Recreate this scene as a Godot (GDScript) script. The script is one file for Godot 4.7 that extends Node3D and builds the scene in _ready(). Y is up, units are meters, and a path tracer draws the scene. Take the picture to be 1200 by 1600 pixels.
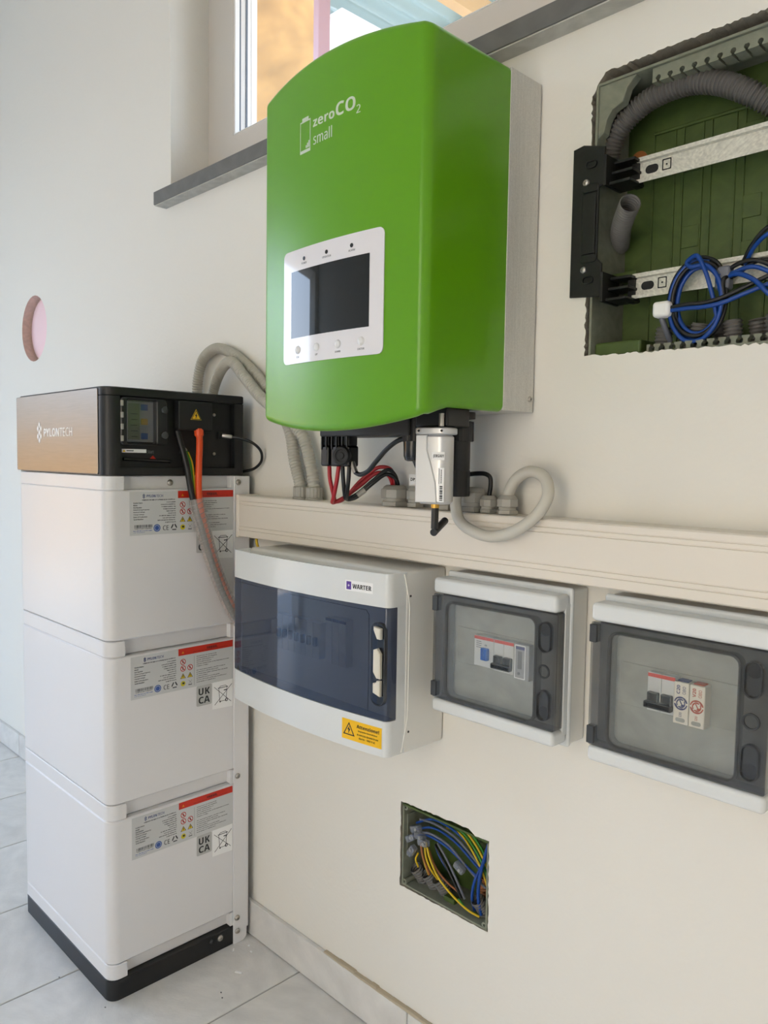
extends Node3D
# A technical room: a battery tower, a green inverter, cable trunking and three switch boxes on a plastered wall.

var M := {}
var rng := RandomNumberGenerator.new()
var used := {}

# ------------------------------------------------------------------ geometry collector
class G:
	var v := PackedVector3Array()
	var n := PackedVector3Array()
	var u := PackedVector2Array()
	var i := PackedInt32Array()
	func tri(a: Vector3, b: Vector3, c: Vector3, nn = null) -> void:
		var k := v.size()
		var m: Vector3 = (b - a).cross(c - a).normalized() if nn == null else nn
		v.append_array([a, b, c]); n.append_array([m, m, m])
		u.append_array([Vector2.ZERO, Vector2.ZERO, Vector2.ZERO])
		i.append_array([k, k + 2, k + 1])
	func quad(a: Vector3, b: Vector3, c: Vector3, d: Vector3) -> void:
		var m := (c - a).cross(d - b).normalized()
		quadn(a, b, c, d, m, m, m, m)
	func quadn(a: Vector3, b: Vector3, c: Vector3, d: Vector3, na: Vector3, nb: Vector3, nc: Vector3, nd: Vector3) -> void:
		var k := v.size()
		v.append_array([a, b, c, d]); n.append_array([na, nb, nc, nd])
		u.append_array([Vector2(0, 1), Vector2(1, 1), Vector2(1, 0), Vector2(0, 0)])
		i.append_array([k, k + 2, k + 1, k, k + 3, k + 2])
	func box(lo: Vector3, hi: Vector3) -> G:
		var p := func(x, y, z): return Vector3(hi.x if x else lo.x, hi.y if y else lo.y, hi.z if z else lo.z)
		quad(p.call(0, 0, 1), p.call(1, 0, 1), p.call(1, 1, 1), p.call(0, 1, 1))
		quad(p.call(1, 0, 0), p.call(0, 0, 0), p.call(0, 1, 0), p.call(1, 1, 0))
		quad(p.call(1, 0, 1), p.call(1, 0, 0), p.call(1, 1, 0), p.call(1, 1, 1))
		quad(p.call(0, 0, 0), p.call(0, 0, 1), p.call(0, 1, 1), p.call(0, 1, 0))
		quad(p.call(0, 1, 1), p.call(1, 1, 1), p.call(1, 1, 0), p.call(0, 1, 0))
		quad(p.call(0, 0, 0), p.call(1, 0, 0), p.call(1, 0, 1), p.call(0, 0, 1))
		return self
	# a box with rounded edges
	func rbox(lo: Vector3, hi: Vector3, r: float, s := 2) -> G:
		var c := (lo + hi) / 2
		var h := (hi - lo) / 2
		r = minf(r, minf(h.x, minf(h.y, h.z)) * 0.999)
		for axis in 3:
			for side in [-1.0, 1.0]:
				var ua := (axis + 1) % 3
				var va := (axis + 2) % 3
				var us := stops(h[ua], r, s)
				var vs := stops(h[va], r, s)
				var rows := []
				var nrm := []
				for y in vs:
					var pr := PackedVector3Array()
					var nr := PackedVector3Array()
					for x in us:
						var q := Vector3.ZERO
						q[axis] = h[axis] * side
						q[ua] = x if side > 0 else -x
						q[va] = y
						var inner := Vector3(clampf(q.x, -(h.x - r), h.x - r), clampf(q.y, -(h.y - r), h.y - r), clampf(q.z, -(h.z - r), h.z - r))
						var d := (q - inner).normalized()
						pr.append(c + inner + d * r)
						nr.append(d)
					rows.append(pr); nrm.append(nr)
				gridn(rows, nrm)
		return self
	func stops(h: float, r: float, s: int) -> Array:
		var a := []
		for k in range(s, -1, -1): a.append(-(h - r) - r * tan(PI / 4 * k / s))
		for k in range(0, s + 1): a.append((h - r) + r * tan(PI / 4 * k / s))
		return a
	# rows of points, quads (r,c) (r,c+1) (r+1,c+1) (r+1,c) counterclockwise from outside
	func gridn(P: Array, N: Array) -> void:
		var k := v.size()
		var w: int = P[0].size()
		for r in P.size():
			v.append_array(P[r]); n.append_array(N[r])
			for c in w: u.append(Vector2(float(c) / (w - 1), 1.0 - float(r) / maxf(1, P.size() - 1)))
		for r in P.size() - 1:
			for c in w - 1:
				var a := k + r * w + c
				i.append_array([a, a + w + 1, a + 1, a, a + w, a + w + 1])
	func grid(P: Array, wrap := false) -> void:
		var w: int = P[0].size()
		var N := []
		for r in P.size():
			var row := PackedVector3Array()
			for c in w:
				var l: Vector3 = P[r][c - 1 if c > 0 else (w - 2 if wrap else 0)]
				var q: Vector3 = P[r][c + 1 if c < w - 1 else (1 if wrap else c)]
				var d: Vector3 = P[maxi(r - 1, 0)][c]
				var t: Vector3 = P[mini(r + 1, P.size() - 1)][c]
				row.append((q - l).cross(t - d).normalized())
			N.append(row)
		gridn(P, N)
	# a tube along points; pitch and depth give ribs
	func tube(pts: PackedVector3Array, r: float, seg := 10, pitch := 0.0, depth := 0.0, caps := true, thread := false) -> G:
		var rows := []
		var t0 := (pts[1] - pts[0]).normalized()
		var nn := t0.cross(Vector3.UP if absf(t0.y) < 0.9 else Vector3.RIGHT).normalized()
		var s := 0.0
		for k in pts.size():
			var t := (pts[mini(k + 1, pts.size() - 1)] - pts[maxi(k - 1, 0)]).normalized()
			nn = (nn - t * nn.dot(t)).normalized()
			var b := t.cross(nn)
			if k > 0: s += pts[k].distance_to(pts[k - 1])
			var row := PackedVector3Array()
			for c in seg + 1:
				var a := TAU * c / seg
				var rr := r
				if pitch > 0:
					rr = r * (1.0 - depth * (0.5 - 0.5 * signf(cos(TAU * s / pitch + (a if thread else 0.0))) * pow(absf(cos(TAU * s / pitch + (a if thread else 0.0))), 0.5)))
				row.append(pts[k] + (nn * cos(a) + b * sin(a)) * rr)
			rows.append(row)
		grid(rows, true)
		if caps:
			var m := rows.size() - 1
			for c in seg:
				tri(pts[0], rows[0][c + 1], rows[0][c])
				tri(pts[m], rows[m][c], rows[m][c + 1])
		return self
	# profile of (radius, height) round an axis
	func lathe(prof: Array, o: Vector3, axis: Vector3, seg := 16, sharp := 38.0) -> G:
		axis = axis.normalized()
		var a := axis.cross(Vector3.RIGHT if absf(axis.x) < 0.8 else Vector3.UP).normalized()
		var b := axis.cross(a)
		var ns := []
		for k in prof.size() - 1:
			var d: Vector2 = prof[k + 1] - prof[k]
			ns.append(Vector2(d.y, -d.x).normalized())
		for k in prof.size() - 1:
			var n0: Vector2 = ns[k]
			var n1: Vector2 = ns[k]
			if k > 0 and absf(ns[k].angle_to(ns[k - 1])) < deg_to_rad(sharp): n0 = (ns[k] + ns[k - 1]).normalized()
			if k < ns.size() - 1 and absf(ns[k].angle_to(ns[k + 1])) < deg_to_rad(sharp): n1 = (ns[k] + ns[k + 1]).normalized()
			var P := [PackedVector3Array(), PackedVector3Array()]
			var N := [PackedVector3Array(), PackedVector3Array()]
			for c in seg + 1:
				var e := a * cos(TAU * c / seg) + b * sin(TAU * c / seg)
				P[0].append(o + axis * prof[k].y + e * prof[k].x); N[0].append((e * n0.x + axis * n0.y))
				P[1].append(o + axis * prof[k + 1].y + e * prof[k + 1].x); N[1].append((e * n1.x + axis * n1.y))
			gridn(P, N)
		return self
	# outline in the xy plane of t, extruded along its z, edges bevelled
	func extrude(poly: PackedVector2Array, z0: float, z1: float, bev := 0.0, t := Transform3D()) -> G:
		poly = ccw(poly)
		var rings := [[0.0, z0], [0.0, z1]] if bev <= 0 else [[bev, z0], [0.0, z0 + bev], [0.0, z1 - bev], [bev, z1]]
		side(poly, rings, t)
		for e in [0, rings.size() - 1]:
			var q := inset(poly, rings[e][0])
			var ids := Geometry2D.triangulate_polygon(q)
			var up := t.basis * Vector3(0, 0, 1.0 if e else -1.0)
			up = up.normalized()
			for k in range(0, ids.size(), 3):
				var A := t * Vector3(q[ids[k]].x, q[ids[k]].y, rings[e][1])
				var B := t * Vector3(q[ids[k + 1]].x, q[ids[k + 1]].y, rings[e][1])
				var C := t * Vector3(q[ids[k + 2]].x, q[ids[k + 2]].y, rings[e][1])
				if (B - A).cross(C - A).dot(up) > 0: tri(A, B, C, up)
				else: tri(A, C, B, up)
		return self
	func side(poly: PackedVector2Array, rings: Array, t: Transform3D, flip := 1.0) -> void:
		var m := poly.size()
		var en := []
		for k in m:
			var d := (poly[(k + 1) % m] - poly[k]).normalized()
			en.append(Vector2(d.y, -d.x) * flip)
		for j in rings.size() - 1:
			var q0 := inset(poly, rings[j][0] * flip)
			var q1 := inset(poly, rings[j + 1][0] * flip)
			var tilt: float = (rings[j + 1][0] - rings[j][0]) / maxf(absf(rings[j + 1][1] - rings[j][1]), 1e-6)
			for k in m:
				var k2 := (k + 1) % m
				var a: Vector2 = en[k]
				var b: Vector2 = en[k]
				if absf(en[k].angle_to(en[(k + m - 1) % m])) < 0.6: a = (en[k] + en[(k + m - 1) % m]).normalized()
				if absf(en[k].angle_to(en[k2])) < 0.6: b = (en[k] + en[k2]).normalized()
				var na := (t.basis * Vector3(a.x, a.y, tilt)).normalized()
				var nb := (t.basis * Vector3(b.x, b.y, tilt)).normalized()
				var A := t * Vector3(q0[k].x, q0[k].y, rings[j][1])
				var B := t * Vector3(q0[k2].x, q0[k2].y, rings[j][1])
				var C := t * Vector3(q1[k2].x, q1[k2].y, rings[j + 1][1])
				var D := t * Vector3(q1[k].x, q1[k].y, rings[j + 1][1])
				if flip > 0: quadn(A, B, C, D, na, nb, nb, na)
				else: quadn(B, A, D, C, nb, na, na, nb)
	static func inset(p: PackedVector2Array, d: float) -> PackedVector2Array:
		if d == 0.0: return p
		var q := PackedVector2Array()
		var m := p.size()
		for k in m:
			var e0 := (p[k] - p[(k + m - 1) % m]).normalized()
			var e1 := (p[(k + 1) % m] - p[k]).normalized()
			var n0 := Vector2(-e0.y, e0.x)
			var n1 := Vector2(-e1.y, e1.x)
			var b := (n0 + n1).normalized()
			q.append(p[k] + b * d / maxf(b.dot(n0), 0.4))
		return q
	static func ccw(p: PackedVector2Array) -> PackedVector2Array:
		var s := 0.0
		for k in p.size(): s += p[k].cross(p[(k + 1) % p.size()])
		if s < 0: p.reverse()
		return p
	# ring between two outlines with the same number of points
	func frame(outer: PackedVector2Array, inner: PackedVector2Array, z0: float, z1: float, bev := 0.0, t := Transform3D()) -> G:
		var rings := [[0.0, z0], [0.0, z1]] if bev <= 0 else [[0.0, z0], [0.0, z1 - bev], [bev, z1]]
		side(outer, rings, t)
		side(inner, rings, t, -1.0)
		var m := outer.size()
		for e in 2:
			var z := z1 if e else z0
			var o := inset(outer, bev if e else 0.0)
			var q := inset(inner, -bev if e else 0.0)
			for k in m:
				var k2 := (k + 1) % m
				var A := t * Vector3(o[k].x, o[k].y, z)
				var B := t * Vector3(o[k2].x, o[k2].y, z)
				var C := t * Vector3(q[k2].x, q[k2].y, z)
				var D := t * Vector3(q[k].x, q[k].y, z)
				if e: quad(A, B, C, D)
				else: quad(B, A, D, C)
		return self
	func arrays(a: Array, f: Callable) -> void:
		var k := v.size()
		var pv: PackedVector3Array = a[Mesh.ARRAY_VERTEX]
		var pn: PackedVector3Array = a[Mesh.ARRAY_NORMAL]
		for j in pv.size():
			v.append(f.call(pv[j])); n.append(f.call(pv[j] + pn[j] * 1e-3) - f.call(pv[j])); u.append(Vector2.ZERO)
			n[k + j] = n[k + j].normalized()
		if a[Mesh.ARRAY_INDEX]:
			for j in a[Mesh.ARRAY_INDEX]: i.append(k + j)
		else:
			for j in pv.size(): i.append(k + j)
	func mesh() -> ArrayMesh:
		var a := []
		a.resize(Mesh.ARRAY_MAX)
		a[Mesh.ARRAY_VERTEX] = v; a[Mesh.ARRAY_NORMAL] = n; a[Mesh.ARRAY_TEX_UV] = u; a[Mesh.ARRAY_INDEX] = i
		var m := ArrayMesh.new()
		m.add_surface_from_arrays(Mesh.PRIMITIVE_TRIANGLES, a)
		return m

# ------------------------------------------------------------------ scene helpers
func numbered(called: String) -> String:
	used[called] = used.get(called, -1) + 1
	return called if used[called] == 0 else "%s_%03d" % [called, used[called]]
func tag(o: Node, label: String, category := "", group := "") -> Node:
	o.set_meta("label", label)
	if category: o.set_meta("category", category)
	if group: o.set_meta("group", group)
	return o
func thing(called: String, label: String, category: String, at: Vector3, group := "") -> Node3D:
	var o := Node3D.new()
	o.name = numbered(called)
	add_child(o)
	o.position = at
	tag(o, label, category, group)
	return o
func part(parent: Node, called: String, g: G, m: Material, label := "") -> MeshInstance3D:
	var o := MeshInstance3D.new()
	o.mesh = g.mesh()
	o.material_override = m
	o.name = called
	if parent.get_parent() == self and not parent is MeshInstance3D: o.position = -parent.position
	parent.add_child(o, true)
	if label: o.set_meta("label", label)
	return o
# a thing that is one mesh
func single(called: String, g: G, m: Material, label: String, category: String, group := "") -> MeshInstance3D:
	var o := MeshInstance3D.new()
	o.mesh = g.mesh()
	o.material_override = m
	o.name = numbered(called)
	add_child(o)
	tag(o, label, category, group)
	return o
func struct_node(called: String, label: String) -> Node3D:
	var o := Node3D.new()
	o.name = called
	add_child(o)
	o.set_meta("kind", "structure")
	o.set_meta("label", label)
	return o
func path(p: Array, per := 8) -> PackedVector3Array:
	var q := PackedVector3Array()
	for k in p.size() - 1:
		var a: Vector3 = p[maxi(k - 1, 0)]
		var b: Vector3 = p[k]
		var c: Vector3 = p[k + 1]
		var d: Vector3 = p[mini(k + 2, p.size() - 1)]
		var t1 := sqrt(maxf(b.distance_to(c), 1e-5))
		var t0 := sqrt(maxf(a.distance_to(b), 1e-5)) if k > 0 else t1
		var t2 := sqrt(maxf(c.distance_to(d), 1e-5)) if k < p.size() - 2 else t1
		if k == 0: a = b * 2 - c
		if k == p.size() - 2: d = c * 2 - b
		for j in per: q.append(b.cubic_interpolate_in_time(c, a, d, float(j) / per, t1, -t0, t1 + t2))
	q.append(p[-1])
	return q
func resample(q: PackedVector3Array, step: float) -> PackedVector3Array:
	var out := PackedVector3Array([q[0]])
	var left := step
	for k in q.size() - 1:
		var a := q[k]
		var l := a.distance_to(q[k + 1])
		var at := 0.0
		while l - at >= left:
			at += left
			left = step
			out.append(a.lerp(q[k + 1], at / l))
		left -= l - at
	if out[-1].distance_to(q[-1]) > step * 0.3: out.append(q[-1])
	return out
func wire(p: Array, r: float, seg := 8) -> G:
	return G.new().tube(path(p, 8), r, seg)
func conduit(p: Array, r: float, pitch: float, depth := 0.13, seg := 14, thread := false) -> G:
	return G.new().tube(resample(path(p, 16), pitch / 8.0), r, seg, pitch, depth, false, thread)
func rr(w: float, h: float, r: float, at := Vector2.ZERO, s := 4) -> PackedVector2Array:
	var q := PackedVector2Array()
	for c in 4:
		var o := Vector2([1, -1, -1, 1][c] * (w / 2 - r), [1, 1, -1, -1][c] * (h / 2 - r))
		for k in s + 1: q.append(at + o + Vector2.from_angle(PI / 2 * c + PI / 2 * k / s) * r)
	return q
func circle(r: float, at := Vector2.ZERO, s := 20) -> PackedVector2Array:
	var q := PackedVector2Array()
	for k in s: q.append(at + Vector2.from_angle(TAU * k / s) * r)
	return q
# lettering fitted into w x h, lower left corner at the origin
var fonts := {}
func letters(text: String, w: float, h: float, bold: bool, f: Callable, g: G = null, depth := 0.0003, serif := false) -> G:
	if g == null: g = G.new()
	var key := [bold, serif]
	if not fonts.has(key):
		var sf := SystemFont.new()
		sf.font_names = PackedStringArray(["Droid Serif" if serif else "Droid Sans"])
		sf.font_weight = 700 if bold else 400
		fonts[key] = sf
	var tm := TextMesh.new()
	tm.font = fonts[key]
	tm.text = text
	tm.font_size = 64
	tm.pixel_size = 0.01
	tm.depth = 0.02
	tm.curve_step = 1.5
	var b := tm.get_aabb()
	var a := tm.surface_get_arrays(0)
	var fit := func(p: Vector3) -> Vector3:
		return f.call(Vector3((p.x - b.position.x) / b.size.x * w, (p.y - b.position.y) / b.size.y * h, (p.z - b.position.z) / b.size.z * depth))
	g.arrays(a, fit)
	return g
# frames for lettering: on a face looking to +z, and on a face looking to +x (its right is -z)
func on_z(x: float, y: float, z: float) -> Callable:
	return func(p: Vector3) -> Vector3: return Vector3(x + p.x, y + p.y, z + p.z)
func on_x(x: float, y: float, z: float) -> Callable:
	return func(p: Vector3) -> Vector3: return Vector3(x + p.z, y + p.y, z - p.x)
func face_x(x: float) -> Transform3D:   # 2D (right, up) on a face looking to +x: right is -z
	return Transform3D(Basis(Vector3(0, 0, -1), Vector3(0, 1, 0), Vector3(1, 0, 0)), Vector3(x, 0, 0))
func face_up(y: float) -> Transform3D:  # 2D (x, -z) seen from above
	return Transform3D(Basis(Vector3(1, 0, 0), Vector3(0, 0, -1), Vector3(0, 1, 0)), Vector3(0, y, 0))

# ------------------------------------------------------------------ materials
func noise_tex(freq: float, size := 256, normal := 0.0, lo := 0.0, hi := 1.0, stretch := Vector2.ONE, oct := 4, sd := 1) -> ImageTexture:
	var f := FastNoiseLite.new()
	f.seed = sd
	f.noise_type = FastNoiseLite.TYPE_SIMPLEX_SMOOTH
	f.frequency = freq
	f.fractal_octaves = oct
	var im := Image.create(size, size, true, Image.FORMAT_RGB8)
	for y in size:
		for x in size:
			# tileable by blending over a torus
			var ax := TAU * x / size
			var ay := TAU * y / size
			var R := size / TAU
			var p := f.get_noise_3d(cos(ax) * R * stretch.x + 50.0 * cos(ay), sin(ax) * R * stretch.x + 50.0 * sin(ay), cos(ay) * R * stretch.y) + 0.6 * f.get_noise_3d(sin(ay) * R * stretch.y + 300, cos(ax) * R * stretch.x, sin(ax) * R * stretch.x)
			var c := clampf(0.5 + 0.5 * p, 0, 1)
			c = lerpf(lo, hi, c)
			im.set_pixel(x, y, Color(c, c, c))
	if normal > 0: im.bump_map_to_normal_map(normal)
	return ImageTexture.create_from_image(im)
func mat(key: String, c: Color, rough := 0.5, metal := 0.0, spec := 0.5) -> StandardMaterial3D:
	var m := StandardMaterial3D.new()
	m.albedo_color = c
	m.roughness = rough
	m.metallic = metal
	m.metallic_specular = spec
	M[key] = m
	return m
func tri(m: StandardMaterial3D, scale: float, world := true) -> StandardMaterial3D:
	m.uv1_triplanar = true
	m.uv1_world_triplanar = world
	m.uv1_scale = Vector3.ONE * scale
	return m
func rough_bump(m: StandardMaterial3D, t: Texture2D, amount: float) -> void:
	m.normal_enabled = true
	m.normal_texture = t
	m.normal_scale = amount
func make_materials() -> void:
	var mott := noise_tex(0.02, 256, 0, 0.86, 1.0)
	var fine := noise_tex(0.25, 256, 3.0)
	var cloud := noise_tex(0.03, 256, 0, 0.91, 1.0, Vector2.ONE, 5, 7)
	var brush := noise_tex(0.4, 256, 0, 0.86, 1.0, Vector2(3.0, 0.04), 2, 5)
	var brushh := noise_tex(0.4, 256, 0, 0.93, 1.0, Vector2(0.04, 3.0), 2, 6)
	var plaster := tri(mat("wall", Color(0.93, 0.912, 0.872), 0.75), 1.3)
	rough_bump(plaster, fine, 0.04)
	var raw := tri(mat("raw_plaster", Color(0.70, 0.66, 0.59), 0.95), 9.0)
	raw.albedo_texture = mott
	rough_bump(raw, fine, 0.8)
	var brk := tri(mat("terracotta", Color(0.93, 0.80, 0.74), 0.9), 12.0)
	brk.albedo_texture = mott
	rough_bump(brk, fine, 0.9)
	mat("pink", Color(0.99, 0.86, 0.875), 0.6)
	for k in 4:
		var t := tri(mat("tile%d" % k, Color(0.93 + 0.008 * k, 0.915 + 0.008 * k, 0.89 + 0.008 * k), 0.26), 1.6 + 0.2 * k)
		t.albedo_texture = cloud
		t.uv1_offset = Vector3(0.37 * k, 0.2 * k, 0.61 * k)
		rough_bump(t, fine, 0.05)
	tri(mat("grout", Color(0.64, 0.63, 0.61), 0.9), 8)
	tri(mat("bead", Color(0.76, 0.70, 0.60), 0.9), 30)
	rough_bump(M.bead, fine, 1.0)
	tri(mat("stone", Color(0.44, 0.435, 0.42), 0.55), 4.0).albedo_texture = mott
	tri(mat("pale_stone", Color(0.80, 0.79, 0.76), 0.8), 6).albedo_texture = mott
	mat("pvc", Color(0.86, 0.83, 0.79), 0.35)
	mat("upvc", Color(0.90, 0.88, 0.85), 0.3)
	mat("gasket", Color(0.25, 0.28, 0.32), 0.5)
	var glass := mat("pane", Color(0.5, 0.55, 0.6, 0.04), 0.02)
	glass.transparency = BaseMaterial3D.TRANSPARENCY_ALPHA
	tri(mat("ochre", Color(0.86, 0.67, 0.42), 0.9), 1.2).albedo_texture = noise_tex(0.03, 256, 0, 0.72, 1.0, Vector2.ONE, 5, 17)
	mat("rose", Color(0.58, 0.44, 0.45), 0.5)
	mat("timber", Color(0.72, 0.58, 0.40), 0.7)
	mat("concrete", Color(0.70, 0.68, 0.65), 0.9)
	mat("bounce_cream", Color(0.93, 0.86, 0.75), 0.9)
	mat("far_white", Color(0.92, 0.92, 0.92), 0.9)
	mat("roof_sheet", Color(0.60, 0.65, 0.63), 0.3)
	M.roof_sheet.backlight_enabled = true
	M.roof_sheet.backlight = Color(0.20, 0.24, 0.22)
	mat("door_wood", Color(0.50, 0.42, 0.35), 0.5)
	# battery tower
	mat("white_paint", Color(0.90, 0.89, 0.885), 0.34)
	rough_bump(tri(M.white_paint, 20), fine, 0.03)
	mat("recess_paint", Color(0.84, 0.84, 0.82), 0.5)
	mat("black_paint", Color(0.075, 0.075, 0.08), 0.45)
	mat("black_matt", Color(0.055, 0.055, 0.06), 0.6)
	var bp := tri(mat("brushed_front", Color(0.47, 0.455, 0.44), 0.28, 0.9), 3.0)
	bp.albedo_texture = brushh
	mat("print_white", Color(0.97, 0.965, 0.955), 0.5)
	mat("print_black", Color(0.10, 0.10, 0.11), 0.5)
	mat("print_grey", Color(0.42, 0.42, 0.43), 0.5)
	mat("print_blue", Color(0.12, 0.20, 0.45), 0.5)
	mat("steel", Color(0.72, 0.70, 0.67), 0.3, 0.9)
	mat("dark_steel", Color(0.30, 0.30, 0.30), 0.4, 0.8)
	mat("yellow", Color(0.93, 0.74, 0.10), 0.5)
	mat("red_print", Color(0.80, 0.17, 0.10), 0.5)
	# inverter
	var gr := mat("green", Color(0.375, 0.625, 0.0), 0.30)
	gr.clearcoat_enabled = true
	gr.clearcoat = 0.12
	gr.clearcoat_roughness = 0.3
	var al := tri(mat("brushed_side", Color(0.88, 0.87, 0.84), 0.5, 0.25), 4.0)
	al.albedo_texture = brush
	mat("panel_white", Color(0.90, 0.89, 0.90), 0.06)
	mat("screen", Color(0.06, 0.075, 0.09), 0.03)
	mat("button", Color(0.90, 0.90, 0.90), 0.15)
	mat("logo_grey", Color(0.80, 0.84, 0.76), 0.5)
	mat("under", Color(0.20, 0.20, 0.20), 0.5, 0.4)
	mat("black_plastic", Color(0.09, 0.09, 0.095), 0.4)
	mat("black_gloss", Color(0.04, 0.04, 0.045), 0.2)
	# cables
	mat("red_cable", Color(0.68, 0.10, 0.14), 0.4)
	mat("black_cable", Color(0.06, 0.06, 0.065), 0.4)
	mat("orange_cable", Color(0.90, 0.32, 0.13), 0.45)
	mat("green_wire", Color(0.20, 0.52, 0.15), 0.4)
	mat("yellow_wire", Color(0.86, 0.72, 0.10), 0.4)
	mat("blue_wire", Color(0.06, 0.26, 0.58), 0.38)
	mat("grey_wire", Color(0.42, 0.43, 0.47), 0.4)
	mat("brown_wire", Color(0.62, 0.38, 0.20), 0.4)
	mat("white_cable", Color(0.80, 0.78, 0.73), 0.5)
	mat("conduit", Color(0.735, 0.715, 0.665), 0.55)
	mat("gland", Color(0.655, 0.64, 0.60), 0.5)
	mat("dark_conduit", Color(0.40, 0.39, 0.375), 0.5)
	var wrap := mat("wrap", Color(0.88, 0.84, 0.80, 0.28), 0.25)
	wrap.transparency = BaseMaterial3D.TRANSPARENCY_ALPHA
	tri(mat("dongle", Color(0.82, 0.82, 0.82), 0.35, 0.55), 5)
	mat("brass", Color(0.78, 0.62, 0.30), 0.3, 0.9)
	# trunking and boxes
	mat("trunk", Color(0.91, 0.875, 0.82), 0.42)
	mat("box_white", Color(0.88, 0.885, 0.875), 0.20)
	mat("box_base", Color(0.92, 0.91, 0.88), 0.35)
	var lid := mat("smoke_blue", Color(0.14, 0.195, 0.30, 0.78), 0.04)
	lid.transparency = BaseMaterial3D.TRANSPARENCY_ALPHA
	lid = mat("smoke", Color(0.30, 0.305, 0.31, 0.36), 0.06)
	lid.transparency = BaseMaterial3D.TRANSPARENCY_ALPHA
	lid = mat("clear_lid", Color(0.66, 0.68, 0.66, 0.08), 0.05)
	lid.transparency = BaseMaterial3D.TRANSPARENCY_ALPHA
	mat("navy", Color(0.05, 0.06, 0.10), 0.15)
	mat("smoke_rib", Color(0.26, 0.265, 0.27), 0.12)
	tri(mat("inner_plate", Color(0.655, 0.655, 0.615), 0.5), 5).albedo_texture = mott
	mat("breaker", Color(0.82, 0.82, 0.80), 0.4)
	mat("breaker_grey", Color(0.62, 0.62, 0.62), 0.4)
	mat("toggle_black", Color(0.13, 0.13, 0.13), 0.35)
	mat("toggle_blue", Color(0.10, 0.40, 0.75), 0.4)
	mat("cream", Color(0.88, 0.85, 0.78), 0.4)
	mat("sticker_yellow", Color(0.98, 0.76, 0.02), 0.4)
	mat("violet", Color(0.38, 0.25, 0.62), 0.4)
	mat("deep_blue", Color(0.10, 0.16, 0.42), 0.4)
	mat("rust", Color(0.72, 0.25, 0.10), 0.4)
	# flush boxes
	mat("box_green", Color(0.315, 0.39, 0.18), 0.5)
	tri(M.box_green, 8).albedo_texture = mott
	tri(mat("dust_green", Color(0.55, 0.56, 0.49), 0.8), 10).albedo_texture = mott
	tri(mat("bracket", Color(0.10, 0.105, 0.10), 0.5), 12).albedo_texture = noise_tex(0.05, 128, 0, 0.55, 1.0, Vector2.ONE, 5, 23)
	tri(mat("galvanised", Color(0.95, 0.94, 0.89), 0.5, 0.25), 6).albedo_texture = noise_tex(0.12, 256, 0, 0.78, 1.0, Vector2.ONE, 4, 31)
	mat("clamp", Color(0.56, 0.58, 0.62, 0.5), 0.2)
	M.clamp.transparency = BaseMaterial3D.TRANSPARENCY_ALPHA

# ------------------------------------------------------------------ the scene
func _ready() -> void:
	rng.seed = 11
	var cam := Camera3D.new()
	cam.name = "camera"
	cam.basis = Basis.from_euler(Vector3(deg_to_rad(-3.8711), deg_to_rad(45.5725), deg_to_rad(0.86316)))
	cam.position = Vector3(1.432, 1.09, 1.002)
	cam.fov = rad_to_deg(2.0 * atan(800.0 / 1218.3))
	cam.near = 0.02
	cam.far = 200.0
	add_child(cam)
	cam.current = true
	var env := Environment.new()
	env.background_mode = Environment.BG_SKY
	var sm := ProceduralSkyMaterial.new()
	sm.sky_top_color = Color(0.59, 0.73, 0.915)
	sm.sky_horizon_color = Color(0.90, 0.945, 0.99)
	sm.sky_curve = 0.25
	sm.ground_bottom_color = Color(0.55, 0.54, 0.52)
	sm.ground_horizon_color = Color(0.75, 0.74, 0.72)
	sm.sun_angle_max = 1.0
	var sky := Sky.new()
	sky.sky_material = sm
	env.sky = sky
	env.background_energy_multiplier = 8.6
	env.tonemap_mode = Environment.TONE_MAPPER_LINEAR
	env.tonemap_exposure = 1.0
	env.sdfgi_enabled = true
	env.ssao_enabled = true
	env.ssil_enabled = true
	var we := WorldEnvironment.new()
	we.name = "world"
	we.environment = env
	add_child(we)
	var sun := DirectionalLight3D.new()
	sun.name = "sun"
	sun.light_color = Color(1.0, 0.94, 0.84)
	sun.light_energy = 5.0
	sun.light_angular_distance = 0.6
	sun.shadow_enabled = true
	sun.look_at_from_position(Vector3(4, 7, -3), Vector3.ZERO)
	add_child(sun)

	make_materials()
	build_room()
	build_window()
	build_outside()
	build_battery()
	build_inverter()
	build_trunking()
	build_switch_boxes()
	build_under_inverter()
	build_tower_cables()
	build_flush_panel()
	build_junction_box()
	build_debris()

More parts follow.
